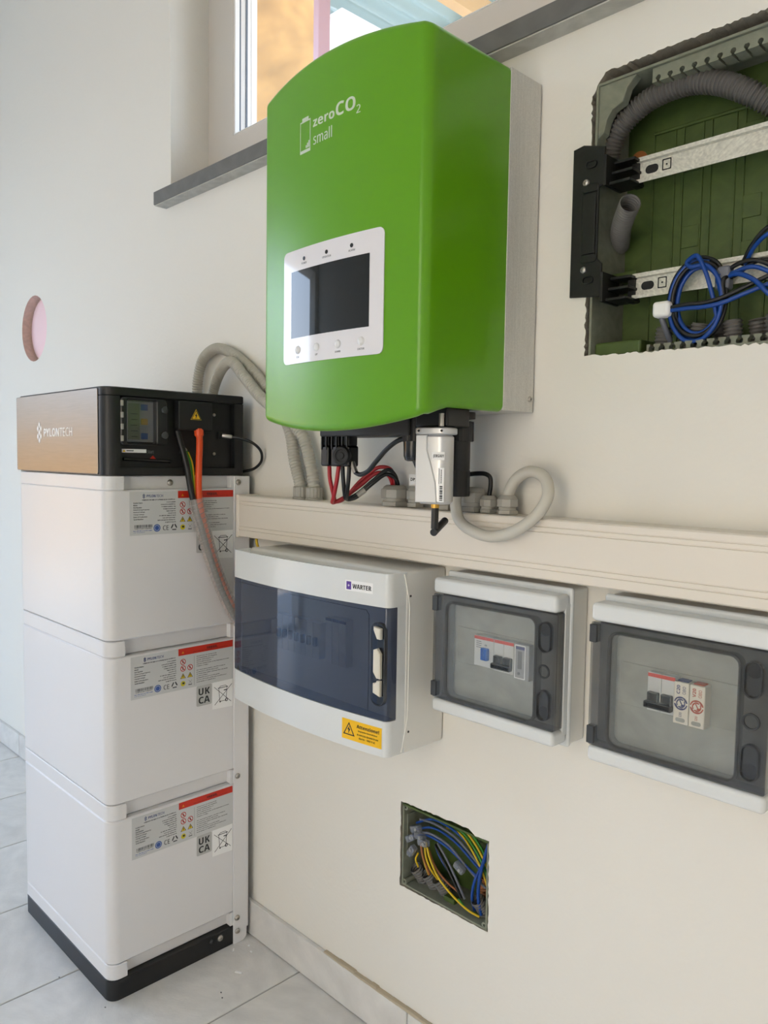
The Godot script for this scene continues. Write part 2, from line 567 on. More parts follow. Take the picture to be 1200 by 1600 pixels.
# ------------------------------------------------------------------ room shell
const WX0 := -2.45
const WX1 := 2.30
const RZ := 2.55
const RY := 2.75
func jag(pts: Array, amp: float, step: float) -> PackedVector2Array:
	var q := PackedVector2Array()
	for k in pts.size():
		var a: Vector2 = pts[k]
		var b: Vector2 = pts[(k + 1) % pts.size()]
		var m := maxi(1, int(a.distance_to(b) / step))
		for j in m:
			var w := (b - a).normalized().orthogonal() * rng.randf_range(-amp, amp)
			q.append(a.lerp(b, float(j) / m) + (w if j > 0 else Vector2.ZERO))
	return q
func build_room() -> void:
	# wall with the window, the two flush boxes and the drilled round hole cut out of it
	var w := CSGCombiner3D.new()
	w.name = "wall_back"
	add_child(w)
	w.set_meta("kind", "structure")
	w.set_meta("label", "cream plastered wall behind the equipment with openings cut into it")
	var b := CSGBox3D.new()
	b.name = "plaster"
	b.size = Vector3(WX1 - WX0 + 0.5, RY + 0.2, 0.44)
	b.position = Vector3((WX0 + WX1) / 2, RY / 2, -0.22)
	b.material = M.wall
	w.add_child(b)
	var cut := func(nm: String, poly: PackedVector2Array, depth: float, m: Material):
		var c := CSGPolygon3D.new()
		c.name = nm
		c.polygon = poly
		c.depth = depth + 0.05
		c.operation = CSGShape3D.OPERATION_SUBTRACTION
		c.position = Vector3(0, 0, 0.05)
		c.material = m
		w.add_child(c)
	cut.call("window_opening", PackedVector2Array([Vector2(-0.362, 1.725), Vector2(1.05, 1.725), Vector2(1.05, 2.42), Vector2(-0.362, 2.42)]), 0.55, M.wall)
	cut.call("panel_opening", jag([Vector2(0.818, 1.243), Vector2(1.36, 1.232), Vector2(1.36, 1.640), Vector2(0.838, 1.633), Vector2(0.818, 1.606)], 0.0016, 0.0045), 0.105, M.raw_plaster)
	cut.call("junction_opening", jag([Vector2(0.466, 0.306), Vector2(0.671, 0.309), Vector2(0.669, 0.464), Vector2(0.640, 0.462), Vector2(0.625, 0.470), Vector2(0.466, 0.465)], 0.0010, 0.006), 0.085, M.raw_plaster)
	cut.call("round_opening", jag(Array(circle(0.108, Vector2(-1.266, 1.506), 30)), 0.0012, 0.02), 0.032, M.terracotta)
	# left wall with the doorway that lights the room, the far walls and the ceiling
	var lw := struct_node("wall_left", "white wall on the left with an open doorway")
	var g := G.new()
	g.box(Vector3(WX0 - 0.25, 0, 0), Vector3(WX0, RY, 0.95))
	g.box(Vector3(WX0 - 0.25, 2.22, 0.95), Vector3(WX0, RY, 2.45))
	g.box(Vector3(WX0 - 0.25, 0, 2.45), Vector3(WX0, RY, RZ + 0.2))
	part(lw, "plaster", g, M.wall)
	var rw := struct_node("wall_right", "white plastered wall on the right, outside the picture")
	part(rw, "plaster", G.new().box(Vector3(WX1, 0, 0), Vector3(WX1 + 0.2, RY, RZ + 0.2)), M.wall)
	var fw := struct_node("wall_front", "white plastered wall opposite the equipment")
	g = G.new()
	g.box(Vector3(WX0, 0, RZ), Vector3(0.65, RY, RZ + 0.2))
	g.box(Vector3(0.65, 2.08, RZ), Vector3(1.80, RY, RZ + 0.2))  # unseen opening behind the camera, placed and sized for fill daylight
	g.box(Vector3(1.80, 0, RZ), Vector3(WX1, RY, RZ + 0.2))
	part(fw, "plaster", g, M.wall)
	var c := struct_node("ceiling", "white plastered ceiling")
	part(c, "plaster", G.new().box(Vector3(WX0 - 0.25, RY, -0.44), Vector3(WX1 + 0.2, RY + 0.2, RZ + 0.2)), M.wall)
	# floor: grouted bed and tiles laid with their long side towards the wall
	var f := struct_node("floor", "light grey stoneware tile floor")
	part(f, "grout_bed", G.new().box(Vector3(WX0 - 0.25, -0.12, -0.1), Vector3(WX1, -0.0018, RZ + 0.1)), M.grout)
	var tile := G.new().rbox(Vector3(-0.1608, -0.012, -0.3225), Vector3(0.1608, 0, 0.3225), 0.0016, 1).mesh()
	for kx in range(-8, 7):
		for kz in 4:
			var o := MeshInstance3D.new()
			o.mesh = tile
			o.material_override = M["tile%d" % rng.randi_range(0, 3)]
			o.name = "floor_tile"
			o.position = Vector3(0.182 + 0.325 * (kx + 0.5), 0, 0.004 + 0.65 * (kz + 0.5))
			f.add_child(o, true)
	# skirting of cut tiles
	var s := struct_node("baseboard_back", "grey tile skirting along the foot of the plastered wall")
	var x := 0.500 - 0.647 * 4
	while x < WX1 - 0.1:
		var o := part(s, "skirting_tile", G.new().rbox(Vector3(x + 0.0015, 0.002, 0.0005), Vector3(x + 0.6455, 0.081, 0.0105), 0.0012, 1), M["tile%d" % rng.randi_range(0, 1)])
		o.name = "skirting_tile" if x < -2.0 else o.name
		x += 0.647
	part(s, "grout_joint", G.new().box(Vector3(WX0, 0.0, 0.0), Vector3(WX1, 0.078, 0.0075)), M.grout)
	var bead := G.new()
	x = 0.26
	while x < 1.6:
		var l := rng.randf_range(0.012, 0.03)
		bead.rbox(Vector3(x, 0.079, -0.001), Vector3(x + l + 0.003, 0.0835 + rng.randf_range(0, 0.0025), 0.0085 + rng.randf_range(0, 0.002)), 0.002, 1)
		x += l
	part(s, "filler_bead", bead, M.bead, "rough beige bead of filler on top of the skirting")
	# pink disc at the bottom of the drilled hole
	single("hole_cap", G.new().lathe([Vector2(0.0, 0.004), Vector2(0.098, 0.004), Vector2(0.101, 0.002), Vector2(0.101, 0.0)], Vector3(-1.266, 1.506, -0.0315), Vector3(0, 0, 1), 32), M.pink, "pink round cap set in the drilled hole left of the battery tower", "cap")

# ------------------------------------------------------------------ window
func build_window() -> void:
	var sill := struct_node("trim_1", "grey stone window sill projecting over the green inverter")
	part(sill, "sill_slab", G.new().rbox(Vector3(-0.388, 1.709, -0.13), Vector3(1.12, 1.7405, 0.034), 0.0018, 1), M.stone)
	part(sill, "sill_underside", G.new().box(Vector3(-0.3855, 1.7070, -0.10), Vector3(1.118, 1.7090, 0.0318)), M.pale_stone, "paler layer on the underside")  # thin underside layer in a lighter colour than the slab
	var w := struct_node("window_1", "white plastic window above the green inverter")
	# outer frame, then the sash with its bead, glass in the middle
	var r := func(x0, y0, x1, y1): return PackedVector2Array([Vector2(x0, y0), Vector2(x1, y0), Vector2(x1, y1), Vector2(x0, y1)])
	var g := G.new()
	g.frame(r.call(-0.362, 1.7405, 1.05, 2.42), r.call(-0.318, 1.790, 1.006, 2.376), -0.175, -0.105, 0.002)
	part(w, "frame", g, M.pvc)
	g = G.new()
	g.frame(r.call(-0.322, 1.786, 1.010, 2.380), r.call(-0.236, 1.873, 0.924, 2.293), -0.165, -0.098, 0.002)
	part(w, "sash", g, M.pvc)
	g = G.new()
	g.frame(r.call(-0.237, 1.872, 0.925, 2.294), r.call(-0.2315, 1.8775, 0.9195, 2.2885), -0.113, -0.0985, 0.002)
	part(w, "glazing_bead", g, M.upvc)
	for k in 2:
		g = G.new()
		g.frame(r.call(-0.2365, 1.8725, 0.9245, 2.2935), r.call(-0.2335, 1.8755, 0.9215, 2.2905), -0.118 - 0.020 * k, -0.113 - 0.020 * k, 0.0)
		part(w, "gasket", g, M.gasket)
	g = G.new()
	g.frame(r.call(-0.2370, 1.8720, 0.9250, 2.2940), r.call(-0.2345, 1.8745, 0.9225, 2.2915), -0.166, -0.150, 0.0)
	part(w, "outer_edge", g, M.upvc)
	part(w, "pane", G.new().box(Vector3(-0.236, 1.873, -0.130), Vector3(0.924, 2.293, -0.126)), M.pane)
	part(w, "outer_reveal", G.new().box(Vector3(-0.372, 1.70, -0.445), Vector3(-0.358, 2.42, -0.176)), M.ochre, "ochre plaster of the outer reveal")

# ------------------------------------------------------------------ what is seen and felt of the outside
func build_outside() -> void:
	var gr := struct_node("ground", "pale concrete yard outside")
	part(gr, "slab", G.new().box(Vector3(-30, -0.25, -30), Vector3(30, -0.125, 30)), M.concrete)
	var w := thing("white_house", "bright white house corner seen through the window above the inverter", "building", Vector3(-4.0, -0.125, -4.0))
	part(w, "wall", G.new().box(Vector3(-6.0, -0.125, -6.0), Vector3(-2.193, 3.72, -2.145)), M.far_white)
	part(w, "coping", G.new().box(Vector3(-6.0, 3.72, -6.0), Vector3(-2.18, 3.735, -2.13)), M.far_white)
	var p := thing("porch_post", "rose painted post seen through the window", "post", Vector3(-2.046, -0.125, -1.853))
	part(p, "shaft", G.new().rbox(Vector3(-2.088, -0.125, -1.895), Vector3(-2.004, 4.0, -1.811), 0.006, 1), M.rose)
	part(p, "foot_plate", G.new().rbox(Vector3(-2.12, -0.125, -1.93), Vector3(-1.97, -0.105, -1.78), 0.004, 1), M.rose)
	# porch roof: rafters, purlins and a corrugated sheet
	var roof := thing("porch_roof", "corrugated translucent porch roof on timber rafters seen through the window", "roof", Vector3(-0.5, 4.0, -1.5))
	for k in 7:
		part(roof, "rafter", G.new().box(Vector3(-3.0 + 0.95 * k, 4.0, -4.4), Vector3(-2.92 + 0.95 * k, 4.14, -0.46)), M.timber)
	for k in 5:
		part(roof, "purlin", G.new().box(Vector3(-3.2, 4.14, -4.4 + 0.95 * k), Vector3(3.2, 4.20, -4.33 + 0.95 * k)), M.timber)
	var rows := []
	for z in [-4.5, -0.46]:
		var row := PackedVector3Array()
		for k in 501: row.append(Vector3(-3.3 + 0.0132 * k, 4.225 + 0.018 * sin(TAU * k / 12.0), z))
		rows.append(row)
	var sheet := G.new()
	sheet.grid(rows)
	part(roof, "sheet", sheet, M.roof_sheet)
	var fy := thing("bounce_wall", "unseen cream wall added outside the front opening to bounce warm light in", "wall", Vector3(1.5, -0.125, 6.0))  # unseen wall, added to bounce warm fill light through the front opening
	part(fy, "render", G.new().box(Vector3(-3.0, -0.125, 6.0), Vector3(6.0, 3.6, 6.25)), M.bounce_cream)
	part(fy, "coping", G.new().box(Vector3(-3.05, 3.6, 5.93), Vector3(6.05, 3.68, 6.32)), M.concrete)
	var far := thing("yard_house", "low ochre and grey house front facing the open door on the left", "building", Vector3(-7.5, -0.125, 1.5))
	part(far, "wall", G.new().box(Vector3(-7.8, -0.125, -4), Vector3(-7.5, 1.3, 7)), M.ochre)
	part(far, "upper_wall", G.new().box(Vector3(-7.8, 1.3, -4), Vector3(-7.5, 2.1, 7)), M.concrete)
	part(far, "eave", G.new().box(Vector3(-7.9, 2.1, -4.1), Vector3(-7.4, 2.2, 7.1)), M.concrete)

# ------------------------------------------------------------------ battery tower
func foot(x0: float, x1: float, z0: float, z1: float, r: float) -> PackedVector2Array:
	# plan outline (x, -z) with the two front corners rounded
	var q := PackedVector2Array([Vector2(x1, -z0), Vector2(x0, -z0)])
	for k in 7: q.append(Vector2(x0 + r, -(z1 - r)) + Vector2.from_angle(PI + PI / 2 * k / 6) * r)
	for k in 7: q.append(Vector2(x1 - r, -(z1 - r)) + Vector2.from_angle(PI * 1.5 + PI / 2 * k / 6) * r)
	return q
const BX0 := -0.449
const BX1 := 0.006
const BZ0 := 0.045
const BZ1 := 0.345
func notched(z0: float, z1: float, d: float) -> PackedVector2Array:
	var q := foot(BX0, BX1, BZ0, BZ1, 0.022)
	q.append_array([Vector2(BX1, -z1), Vector2(BX1 - d, -z1), Vector2(BX1 - d, -z0), Vector2(BX1, -z0)])
	return q
func screw(parent: Node, called: String, at: Vector3, axis: Vector3, r: float, m: Material, label := "") -> MeshInstance3D:
	var g := G.new()
	g.lathe([Vector2(r, 0), Vector2(r, r * 0.3), Vector2(r * 0.75, r * 0.65), Vector2(r * 0.42, r * 0.75), Vector2(r * 0.38, r * 0.35), Vector2(0, r * 0.35)], at, axis, 14)
	return part(parent, called, g, m, label)
func pseudo(im: Image, x0: int, y0: int, x1: int, h: int, c: Color) -> void:
	# a line of print too small to read
	var x := x0
	while x < x1 - 4:
		var w := rng.randi_range(2, 5)
		im.fill_rect(Rect2i(x, y0 + (0 if rng.randf() < 0.4 else 1), mini(w, x1 - x), h - (0 if rng.randf() < 0.4 else 1)), c)
		x += w + (1 if rng.randf() < 0.75 else 4)
func disc(im: Image, c: Vector2, r: float, col: Color, inner := 0.0) -> void:
	for y in range(int(c.y - r), int(c.y + r) + 2):
		for x in range(int(c.x - r), int(c.x + r) + 2):
			var d := Vector2(x, y).distance_to(c)
			if d <= r and d >= inner and x >= 0 and y >= 0 and x < im.get_width() and y < im.get_height(): im.set_pixel(x, y, col)
func wedge(im: Image, c: Vector2, r: float, col: Color) -> void:
	for y in int(r * 1.7):
		var half := r * y / (r * 1.7)
		im.fill_rect(Rect2i(int(c.x - half), int(c.y - r * 0.85 + y), int(half * 2) + 1, 1), col)
func textured(key: String, im: Image, rough := 0.45) -> StandardMaterial3D:
	var m := mat(key, Color.WHITE, rough)
	m.albedo_texture = ImageTexture.create_from_image(im)
	m.texture_repeat = false
	return m
func rating_image() -> Image:
	var im := Image.create(948, 344, false, Image.FORMAT_RGB8)
	im.fill(Color(0.80, 0.80, 0.795))
	var ink := Color(0.16, 0.16, 0.17)
	im.fill_rect(Rect2i(420, 0, 528, 58), Color(0.80, 0.17, 0.09))
	wedge(im, Vector2(462, 34), 12, Color(0.85, 0.55, 0.1))
	pseudo(im, 690, 32, 800, 6, Color(0.45, 0.1, 0.06))
	pseudo(im, 560, 42, 900, 5, Color(0.5, 0.1, 0.06))
	pseudo(im, 105, 62, 400, 8, ink)
	for k in 10: pseudo(im, 235 + rng.randi_range(0, 110), 84 + k * 18, 402, 7, ink)
	for k in 22: im.fill_rect(Rect2i(40 + k * 7, 262, rng.randi_range(2, 5), 24), ink)
	pseudo(im, 40, 290, 190, 5, ink)
	pseudo(im, 30, 306, 190, 6, Color(0.25, 0.35, 0.65))
	pseudo(im, 30, 320, 130, 4, Color(0.25, 0.35, 0.65))
	disc(im, Vector2(232, 292), 30, Color(0.20, 0.33, 0.60))
	disc(im, Vector2(232, 292), 22, Color(0.80, 0.82, 0.86), 19)
	# recycling arrows
	for k in 3:
		var a := TAU * k / 3 - PI / 2
		var p0 := Vector2(384, 294) + Vector2.from_angle(a + 0.35) * 24
		var p1 := Vector2(384, 294) + Vector2.from_angle(a + TAU / 3 - 0.35) * 24
		for j in 20: im.fill_rect(Rect2i(Vector2i(p0.lerp(p1, j / 20.0)) - Vector2i(4, 4), Vector2i(8, 8)), ink)
	for q in [Vector2(462, 112), Vector2(462, 168), Vector2(528, 168)]:
		disc(im, q, 25, Color(0.70, 0.12, 0.12))
		disc(im, q, 19, Color(0.86, 0.84, 0.82))
		im.fill_rect(Rect2i(int(q.x) - 5, int(q.y) - 12, 9, 24), ink)
		for j in 36: im.fill_rect(Rect2i(int(q.x) - 16 + j * 32 / 36, int(q.y) - 16 + j * 32 / 36, 5, 5), Color(0.70, 0.12, 0.12))
	for q in [Vector2(462, 232), Vector2(528, 232)]:
		wedge(im, q, 26, ink)
		wedge(im, q + Vector2(0, 2), 20, Color(0.86, 0.74, 0.10))
		im.fill_rect(Rect2i(int(q.x) - 3, int(q.y) - 6, 6, 18), ink)
	disc(im, Vector2(462, 296), 22, Color(0.80, 0.74, 0.10))
	im.fill_rect(Rect2i(456, 286, 20, 16), ink)
	im.fill_rect(Rect2i(512, 312, 34, 6), ink)
	for j in 30: im.fill_rect(Rect2i(514 + j, 276 + j, 2, 2), Color(0.4, 0.4, 0.4)); im.fill_rect(Rect2i(544 - j, 276 + j, 2, 2), Color(0.4, 0.4, 0.4))
	im.fill_rect(Rect2i(566, 78, 2, 250), Color(0.45, 0.45, 0.45))
	for k in 14:
		if k != 6: pseudo(im, 590, 84 + k * 17, rng.randi_range(700, 936), 6, Color(0.30, 0.30, 0.30))
	return im
func bin_print(g: G, x: float, y: float, z: float, s: float) -> void:
	# crossed-out bin, right is -z; s is its height
	var T := face_x(x)
	var bar := func(a: Vector2, b: Vector2, w: float):
		var d := (b - a).normalized().orthogonal() * w / 2
		g.extrude(PackedVector2Array([a + d, b + d, b - d, a - d]), 0.0, 0.0003, 0.0, T)
	var o := Vector2(-z, y)
	var w := 0.0009
	bar.call(o + Vector2(-0.30, 0.42) * s, o + Vector2(-0.22, -0.40) * s, w)
	bar.call(o + Vector2(0.28, 0.42) * s, o + Vector2(0.20, -0.40) * s, w)
	bar.call(o + Vector2(-0.36, 0.44) * s, o + Vector2(0.34, 0.44) * s, w * 1.4)
	bar.call(o + Vector2(-0.24, -0.38) * s, o + Vector2(0.20, -0.38) * s, w)
	bar.call(o + Vector2(-0.28, 0.44) * s, o + Vector2(-0.18, 0.54) * s, w)
	bar.call(o + Vector2(-0.18, 0.54) * s, o + Vector2(0.18, 0.54) * s, w)
	bar.call(o + Vector2(0.18, 0.54) * s, o + Vector2(0.30, 0.44) * s, w)
	bar.call(o + Vector2(0.05, 0.26) * s, o + Vector2(0.26, 0.26) * s, w * 2.2)
	bar.call(o + Vector2(-0.62, 0.56) * s, o + Vector2(0.56, -0.52) * s, w)
	bar.call(o + Vector2(-0.58, -0.54) * s, o + Vector2(0.62, 0.56) * s, w)
	g.frame(circle(0.10 * s, o + Vector2(0.24, -0.36) * s, 14), circle(0.06 * s, o + Vector2(0.24, -0.36) * s, 14), 0.0, 0.0003, 0.0, T)
	g.extrude(circle(0.05 * s, o + Vector2(-0.20, -0.40) * s, 10), 0.0, 0.0003, 0.0, T)
func rhombs(g: G, o: Vector2, s: float, z: float, T := Transform3D()) -> void:
	# seven lozenges: one in the middle, six around
	for q in [Vector2(0, 0), Vector2(0, 0.72), Vector2(0, -0.72), Vector2(0.36, 0.36), Vector2(-0.36, 0.36), Vector2(0.36, -0.36), Vector2(-0.36, -0.36)]:
		var c: Vector2 = o + q * s
		var w := 0.17 * s
		var h := 0.30 * s
		g.extrude(PackedVector2Array([c + Vector2(0, -h), c + Vector2(w, -h * 0.25), c + Vector2(w, h * 0.25), c + Vector2(0, h), c + Vector2(-w, h * 0.25), c + Vector2(-w, -h * 0.25)]), z, z + 0.0004, 0.0, T)
func build_battery() -> void:
	var base := thing("battery_plinth", "black plinth under the white battery modules, on the floor tiles", "plinth", Vector3(-0.22, 0, 0.2))
	part(base, "plinth", G.new().extrude(foot(BX0, BX1, BZ0, BZ1, 0.022), 0.0, 0.0425, 0.0015, face_up(0)), M.black_paint)
	var sc := screw(base, "bolt", Vector3(BX1, 0.029, 0.092), Vector3.RIGHT, 0.0065, M.steel, "steel bolt")
	part(sc, "washer", G.new().lathe([Vector2(0.0085, 0), Vector2(0.0085, 0.0012), Vector2(0.005, 0.0012)], Vector3(BX1, 0.029, 0.092), Vector3.RIGHT, 16), M.dark_steel)
	screw(base, "earth_bolt", Vector3(BX1, 0.030, 0.114), Vector3.RIGHT, 0.0045, M.dark_steel)
	# one module, then two copies on top of it
	var rate := textured("rating", rating_image(), 0.4)
	var ukw := mat("sticker_grey", Color(0.74, 0.735, 0.72), 0.5)
	var names := ["bottom white battery module of the tower, resting on the black plinth", "middle white battery module of the tower, between two others", "top white battery module of the tower, under the black controller"]
	var m := thing("battery_module", names[0], "battery", Vector3(-0.22, 0.043, 0.2), "white battery modules of the tower")
	var y0 := 0.0432
	part(m, "handle_band", G.new().extrude(notched(0.066, 0.308, 0.015), y0, y0 + 0.0315, 0.0018, face_up(0)), M.white_paint)
	part(m, "housing", G.new().extrude(foot(BX0, BX1, BZ0, BZ1, 0.022), y0 + 0.0325, y0 + 0.3262, 0.0026, face_up(0)), M.white_paint)
	var lx := BX1 + 0.0001
	var ly1 := y0 + 0.3225
	var ly0 := y0 + 0.2365
	var sg := G.new()
	sg.quad(Vector3(lx + 0.0003, ly0, 0.297), Vector3(lx + 0.0003, ly0, 0.0605), Vector3(lx + 0.0003, ly1, 0.0605), Vector3(lx + 0.0003, ly1, 0.297))
	var st := part(m, "rating_label", sg, rate, "grey rating label with a red warning strip")
	var W := 0.2365
	var H := 0.086
	var ink := G.new()
	var lines := ["Product Name", "Model", "Part Number", "Rated Energy/Capacity", "Nominal Voltage", "Charge Voltage", "Date of Production", "Serial Number"]
	for k in lines.size():
		letters(lines[k], 0.0016 * lines[k].length(), 0.0026, false, on_x(lx + 0.0003, ly1 - 0.0235 - 0.0046 * k, 0.297 - 0.008), ink)
	letters("CE", 0.0125, 0.0095, false, on_x(lx + 0.0003, ly0 + 0.0075, 0.297 - 0.071), ink)
	letters("DANGER", 0.024, 0.0042, true, on_x(lx + 0.0003, ly1 - 0.0085, 0.297 - 0.172), ink)
	part(st, "print", ink, M.print_black)
	var lg := G.new()
	letters("PYLON", 0.019, 0.0052, true, on_x(lx + 0.0003, ly1 - 0.0115, 0.297 - 0.036), lg)
	letters("TECH", 0.0145, 0.0052, false, on_x(lx + 0.0003, ly1 - 0.0115, 0.297 - 0.0565), lg)
	rhombs(lg, Vector2(-(0.297 - 0.030), ly1 - 0.009), 0.0048, 0.0, face_x(lx + 0.0003))
	part(st, "logo_print", lg, M.print_blue)
	var us := part(m, "conformity_sticker", G.new().extrude(rr(0.037, 0.044, 0.003, Vector2(-0.1315, y0 + 0.214)), 0, 0.0004, 0, face_x(BX1)), ukw, "grey sticker lettered UK CA")
	ink = G.new()
	letters("UK", 0.027, 0.0145, true, on_x(BX1 + 0.0004, y0 + 0.2155, 0.145), ink)
	letters("CA", 0.027, 0.0145, true, on_x(BX1 + 0.0004, y0 + 0.197, 0.145), ink)
	part(us, "print", ink, M.print_black)
	var ws := part(m, "disposal_sticker", G.new().extrude(PackedVector2Array([Vector2(-0.111, y0 + 0.178), Vector2(-0.0605, y0 + 0.176), Vector2(-0.0605, y0 + 0.237), Vector2(-0.111, y0 + 0.2365)]), 0, 0.0004, 0, face_x(BX1)), M.print_white, "white sticker with a crossed-out bin")
	ink = G.new()
	bin_print(ink, BX1 + 0.0004, y0 + 0.206, 0.085, 0.036)
	part(ws, "print", ink, M.print_black)
	for k in [1, 2]:
		var c := m.duplicate()
		c.name = numbered("battery_module")
		add_child(c)
		c.position = m.position + Vector3(0, 0.3268 * k, 0)
		c.set_meta("label", names[k])
	# controller on top
	var t := thing("battery_controller", "black battery controller on top of the white battery modules", "controller", Vector3(-0.22, 1.0215, 0.2))
	part(t, "handle_band", G.new().extrude(notched(0.066, 0.308, 0.015), 1.0225, 1.050, 0.0012, face_up(0)), M.white_paint, "white band")
	screw(t, "bolt", Vector3(BX1 - 0.015, 1.036, 0.202), Vector3.RIGHT, 0.0065, M.steel)
	var g := G.new()
	g.extrude(foot(BX0, BX1, 0.035, BZ1, 0.024), 1.051, 1.066, 0.0, face_up(0))
	g.extrude(foot(BX0, BX1, 0.035, BZ1, 0.024), 1.203, 1.2205, 0.002, face_up(0))
	var q := foot(BX0, BX1, 0.035, BZ1, 0.024)
	q.append_array([Vector2(BX1, -0.315), Vector2(BX1 - 0.012, -0.315), Vector2(BX1 - 0.012, -0.057), Vector2(BX1, -0.057)])
	g.extrude(q, 1.066, 1.203, 0.0, face_up(0))
	part(t, "housing", g, M.black_paint)
	var fp := part(t, "front_plate", G.new().extrude(rr(0.4235, 0.1645, 0.003, Vector2(-0.2345, 1.1355)), BZ1, BZ1 + 0.0018, 0.0006), M.brushed_front, "brushed metal front plate")
	g = G.new()
	rhombs(g, Vector2(-0.311, 1.1365), 0.0235, BZ1 + 0.0018)
	letters("PYLON", 0.082, 0.0175, true, on_z(-0.286, 1.1275, BZ1 + 0.0018), g)
	letters("TECH", 0.062, 0.0175, false, on_z(-0.201, 1.1275, BZ1 + 0.0018), g)
	part(fp, "lettering", g, M.print_white, "white lozenge logo and lettering PYLONTECH")
	# side: breaker window
	var sx := BX1 - 0.012
	var T := face_x(0)
	var bw := part(t, "breaker_window", G.new().frame(rr(0.098, 0.092, 0.008, Vector2(-0.265, 1.156)), rr(0.062, 0.084, 0.004, Vector2(-0.270, 1.156)), sx, BX1 + 0.002, 0.002, T), M.black_plastic)
	for k in 4: part(bw, "hinge", G.new().rbox(Vector3(BX1, 1.117 + 0.0225 * k, 0.309), Vector3(BX1 + 0.004, 1.128 + 0.0225 * k, 0.3145), 0.001, 1), M.gland)
	for k in 2: part(bw, "clip", G.new().lathe([Vector2(0.0075, 0), Vector2(0.0075, 0.003), Vector2(0.006, 0.004), Vector2(0, 0.004)], Vector3(BX1 + 0.002, 1.131 + 0.05 * k, 0.2225), Vector3.RIGHT, 8), M.smoke_rib)
	part(bw, "cover", G.new().rbox(Vector3(BX1 - 0.001, 1.115, 0.240), Vector3(BX1 + 0.0015, 1.197, 0.300), 0.001, 1), M.smoke)
	var br := part(t, "main_breaker", G.new().rbox(Vector3(sx, 1.117, 0.243), Vector3(BX1 - 0.005, 1.195, 0.298), 0.001, 1), M.breaker, "pale green breaker with blue and yellow toggles")
	M.breaker_green = mat("breaker_green", Color(0.62, 0.68, 0.52), 0.5)
	part(br, "face_label", G.new().box(Vector3(BX1 - 0.005, 1.121, 0.272), Vector3(BX1 - 0.0046, 1.191, 0.297), ), M.breaker_green)
	for k in 3: part(br, "toggle", G.new().rbox(Vector3(BX1 - 0.005, 1.122 + 0.028 * k, 0.256), Vector3(BX1 - 0.002, 1.134 + 0.028 * k, 0.270), 0.001, 1), M.toggle_blue if k != 1 else M.yellow)
	g = G.new()
	for k in 5: g.box(Vector3(BX1 - 0.0046, 1.126 + 0.011 * k, 0.277), Vector3(BX1 - 0.0044, 1.1275 + 0.011 * k, 0.290 + 0.001 * (k % 3)))
	part(br, "print", g, M.print_black)
	# cable cover with its warning triangle
	var cc := part(t, "cable_cover", G.new().rbox(Vector3(sx, 1.143, 0.116), Vector3(BX1 + 0.008, 1.202, 0.194), 0.003, 2), M.black_matt)
	var X := BX1 + 0.008
	part(cc, "warning_triangle", G.new().extrude(G.inset(G.ccw(PackedVector2Array([Vector2(-0.1675, 1.1645), Vector2(-0.1425, 1.1645), Vector2(-0.155, 1.186)])), 0.0), 0, 0.0005, 0, face_x(X)), M.yellow)
	g = G.new()
	g.extrude(PackedVector2Array([Vector2(-0.1535, 1.1795), Vector2(-0.158, 1.1725), Vector2(-0.1555, 1.1725), Vector2(-0.1565, 1.1665), Vector2(-0.152, 1.1745), Vector2(-0.1545, 1.1745)]), 0.0005, 0.0009, 0, face_x(X))
	var tro := PackedVector2Array([Vector2(-0.1665, 1.1652), Vector2(-0.1435, 1.1652), Vector2(-0.155, 1.1845)])
	g.frame(tro, G.inset(tro, 0.0012), 0.0005, 0.0009, 0, face_x(X))
	part(cc, "warning_print", g, M.print_black)
	for y in [1.178, 1.096]: screw(t, "panel_screw", Vector3(sx, y, 0.100), Vector3.RIGHT, 0.0035, M.steel)
	screw(t, "terminal_bolt", Vector3(sx, 1.100, 0.173), Vector3.RIGHT, 0.0085, M.steel)
	var lab := part(t, "caution_label", G.new().box(Vector3(sx, 1.0955, 0.255), Vector3(sx + 0.0006, 1.1025, 0.306)), M.print_white)
	g = G.new()
	g.extrude(PackedVector2Array([Vector2(-0.305, 1.0965), Vector2(-0.2985, 1.0965), Vector2(-0.3018, 1.1015)]), 0, 0.0003, 0, face_x(sx + 0.0006))
	part(lab, "warning_triangle", g, M.yellow)
	g = G.new()
	g.box(Vector3(sx + 0.0006, 1.098, 0.282), Vector3(sx + 0.0008, 1.1002, 0.2965))
	part(lab, "print", g, M.print_grey)
	part(t, "start_lettering", letters("Start", 0.0135, 0.0065, false, on_x(sx, 1.0945, 0.2525)), M.print_grey)
	part(t, "start_mark", G.new().extrude(PackedVector2Array([Vector2(-0.2485, 1.083), Vector2(-0.2335, 1.083), Vector2(-0.241, 1.0905)]), 0, 0.0004, 0, face_x(sx)), M.red_print, "dark red triangle")
	part(t, "carry_bar", G.new().tube(PackedVector3Array([Vector3(sx + 0.004, 1.083, 0.305), Vector3(sx + 0.004, 1.079, 0.205)]), 0.0035, 8), M.black_gloss)
	part(t, "data_socket", G.new().rbox(Vector3(sx, 1.127, 0.062), Vector3(sx + 0.006, 1.143, 0.092), 0.001, 1), M.black_matt)
	# steel angle that holds the tower at the wall
	var r := thing("mounting_rail", "white upright mounting rail between battery tower and wall", "rail", Vector3(0.008, 0, 0.04))
	var pr := PackedVector2Array([Vector2(-0.0590, 0.0), Vector2(-0.0590, 1.049), Vector2(-0.0235, 1.049), Vector2(-0.0235, 0.016)])
	for k in 5: pr.append(Vector2(-0.0375, 0.014) + Vector2.from_angle(-PI / 2 * (k + 1) / 6.0) * 0.014)
	part(r, "flange", G.new().extrude(pr, 0.0, 0.0028, 0.0006, face_x(BX1 + 0.0006)), M.white_paint)
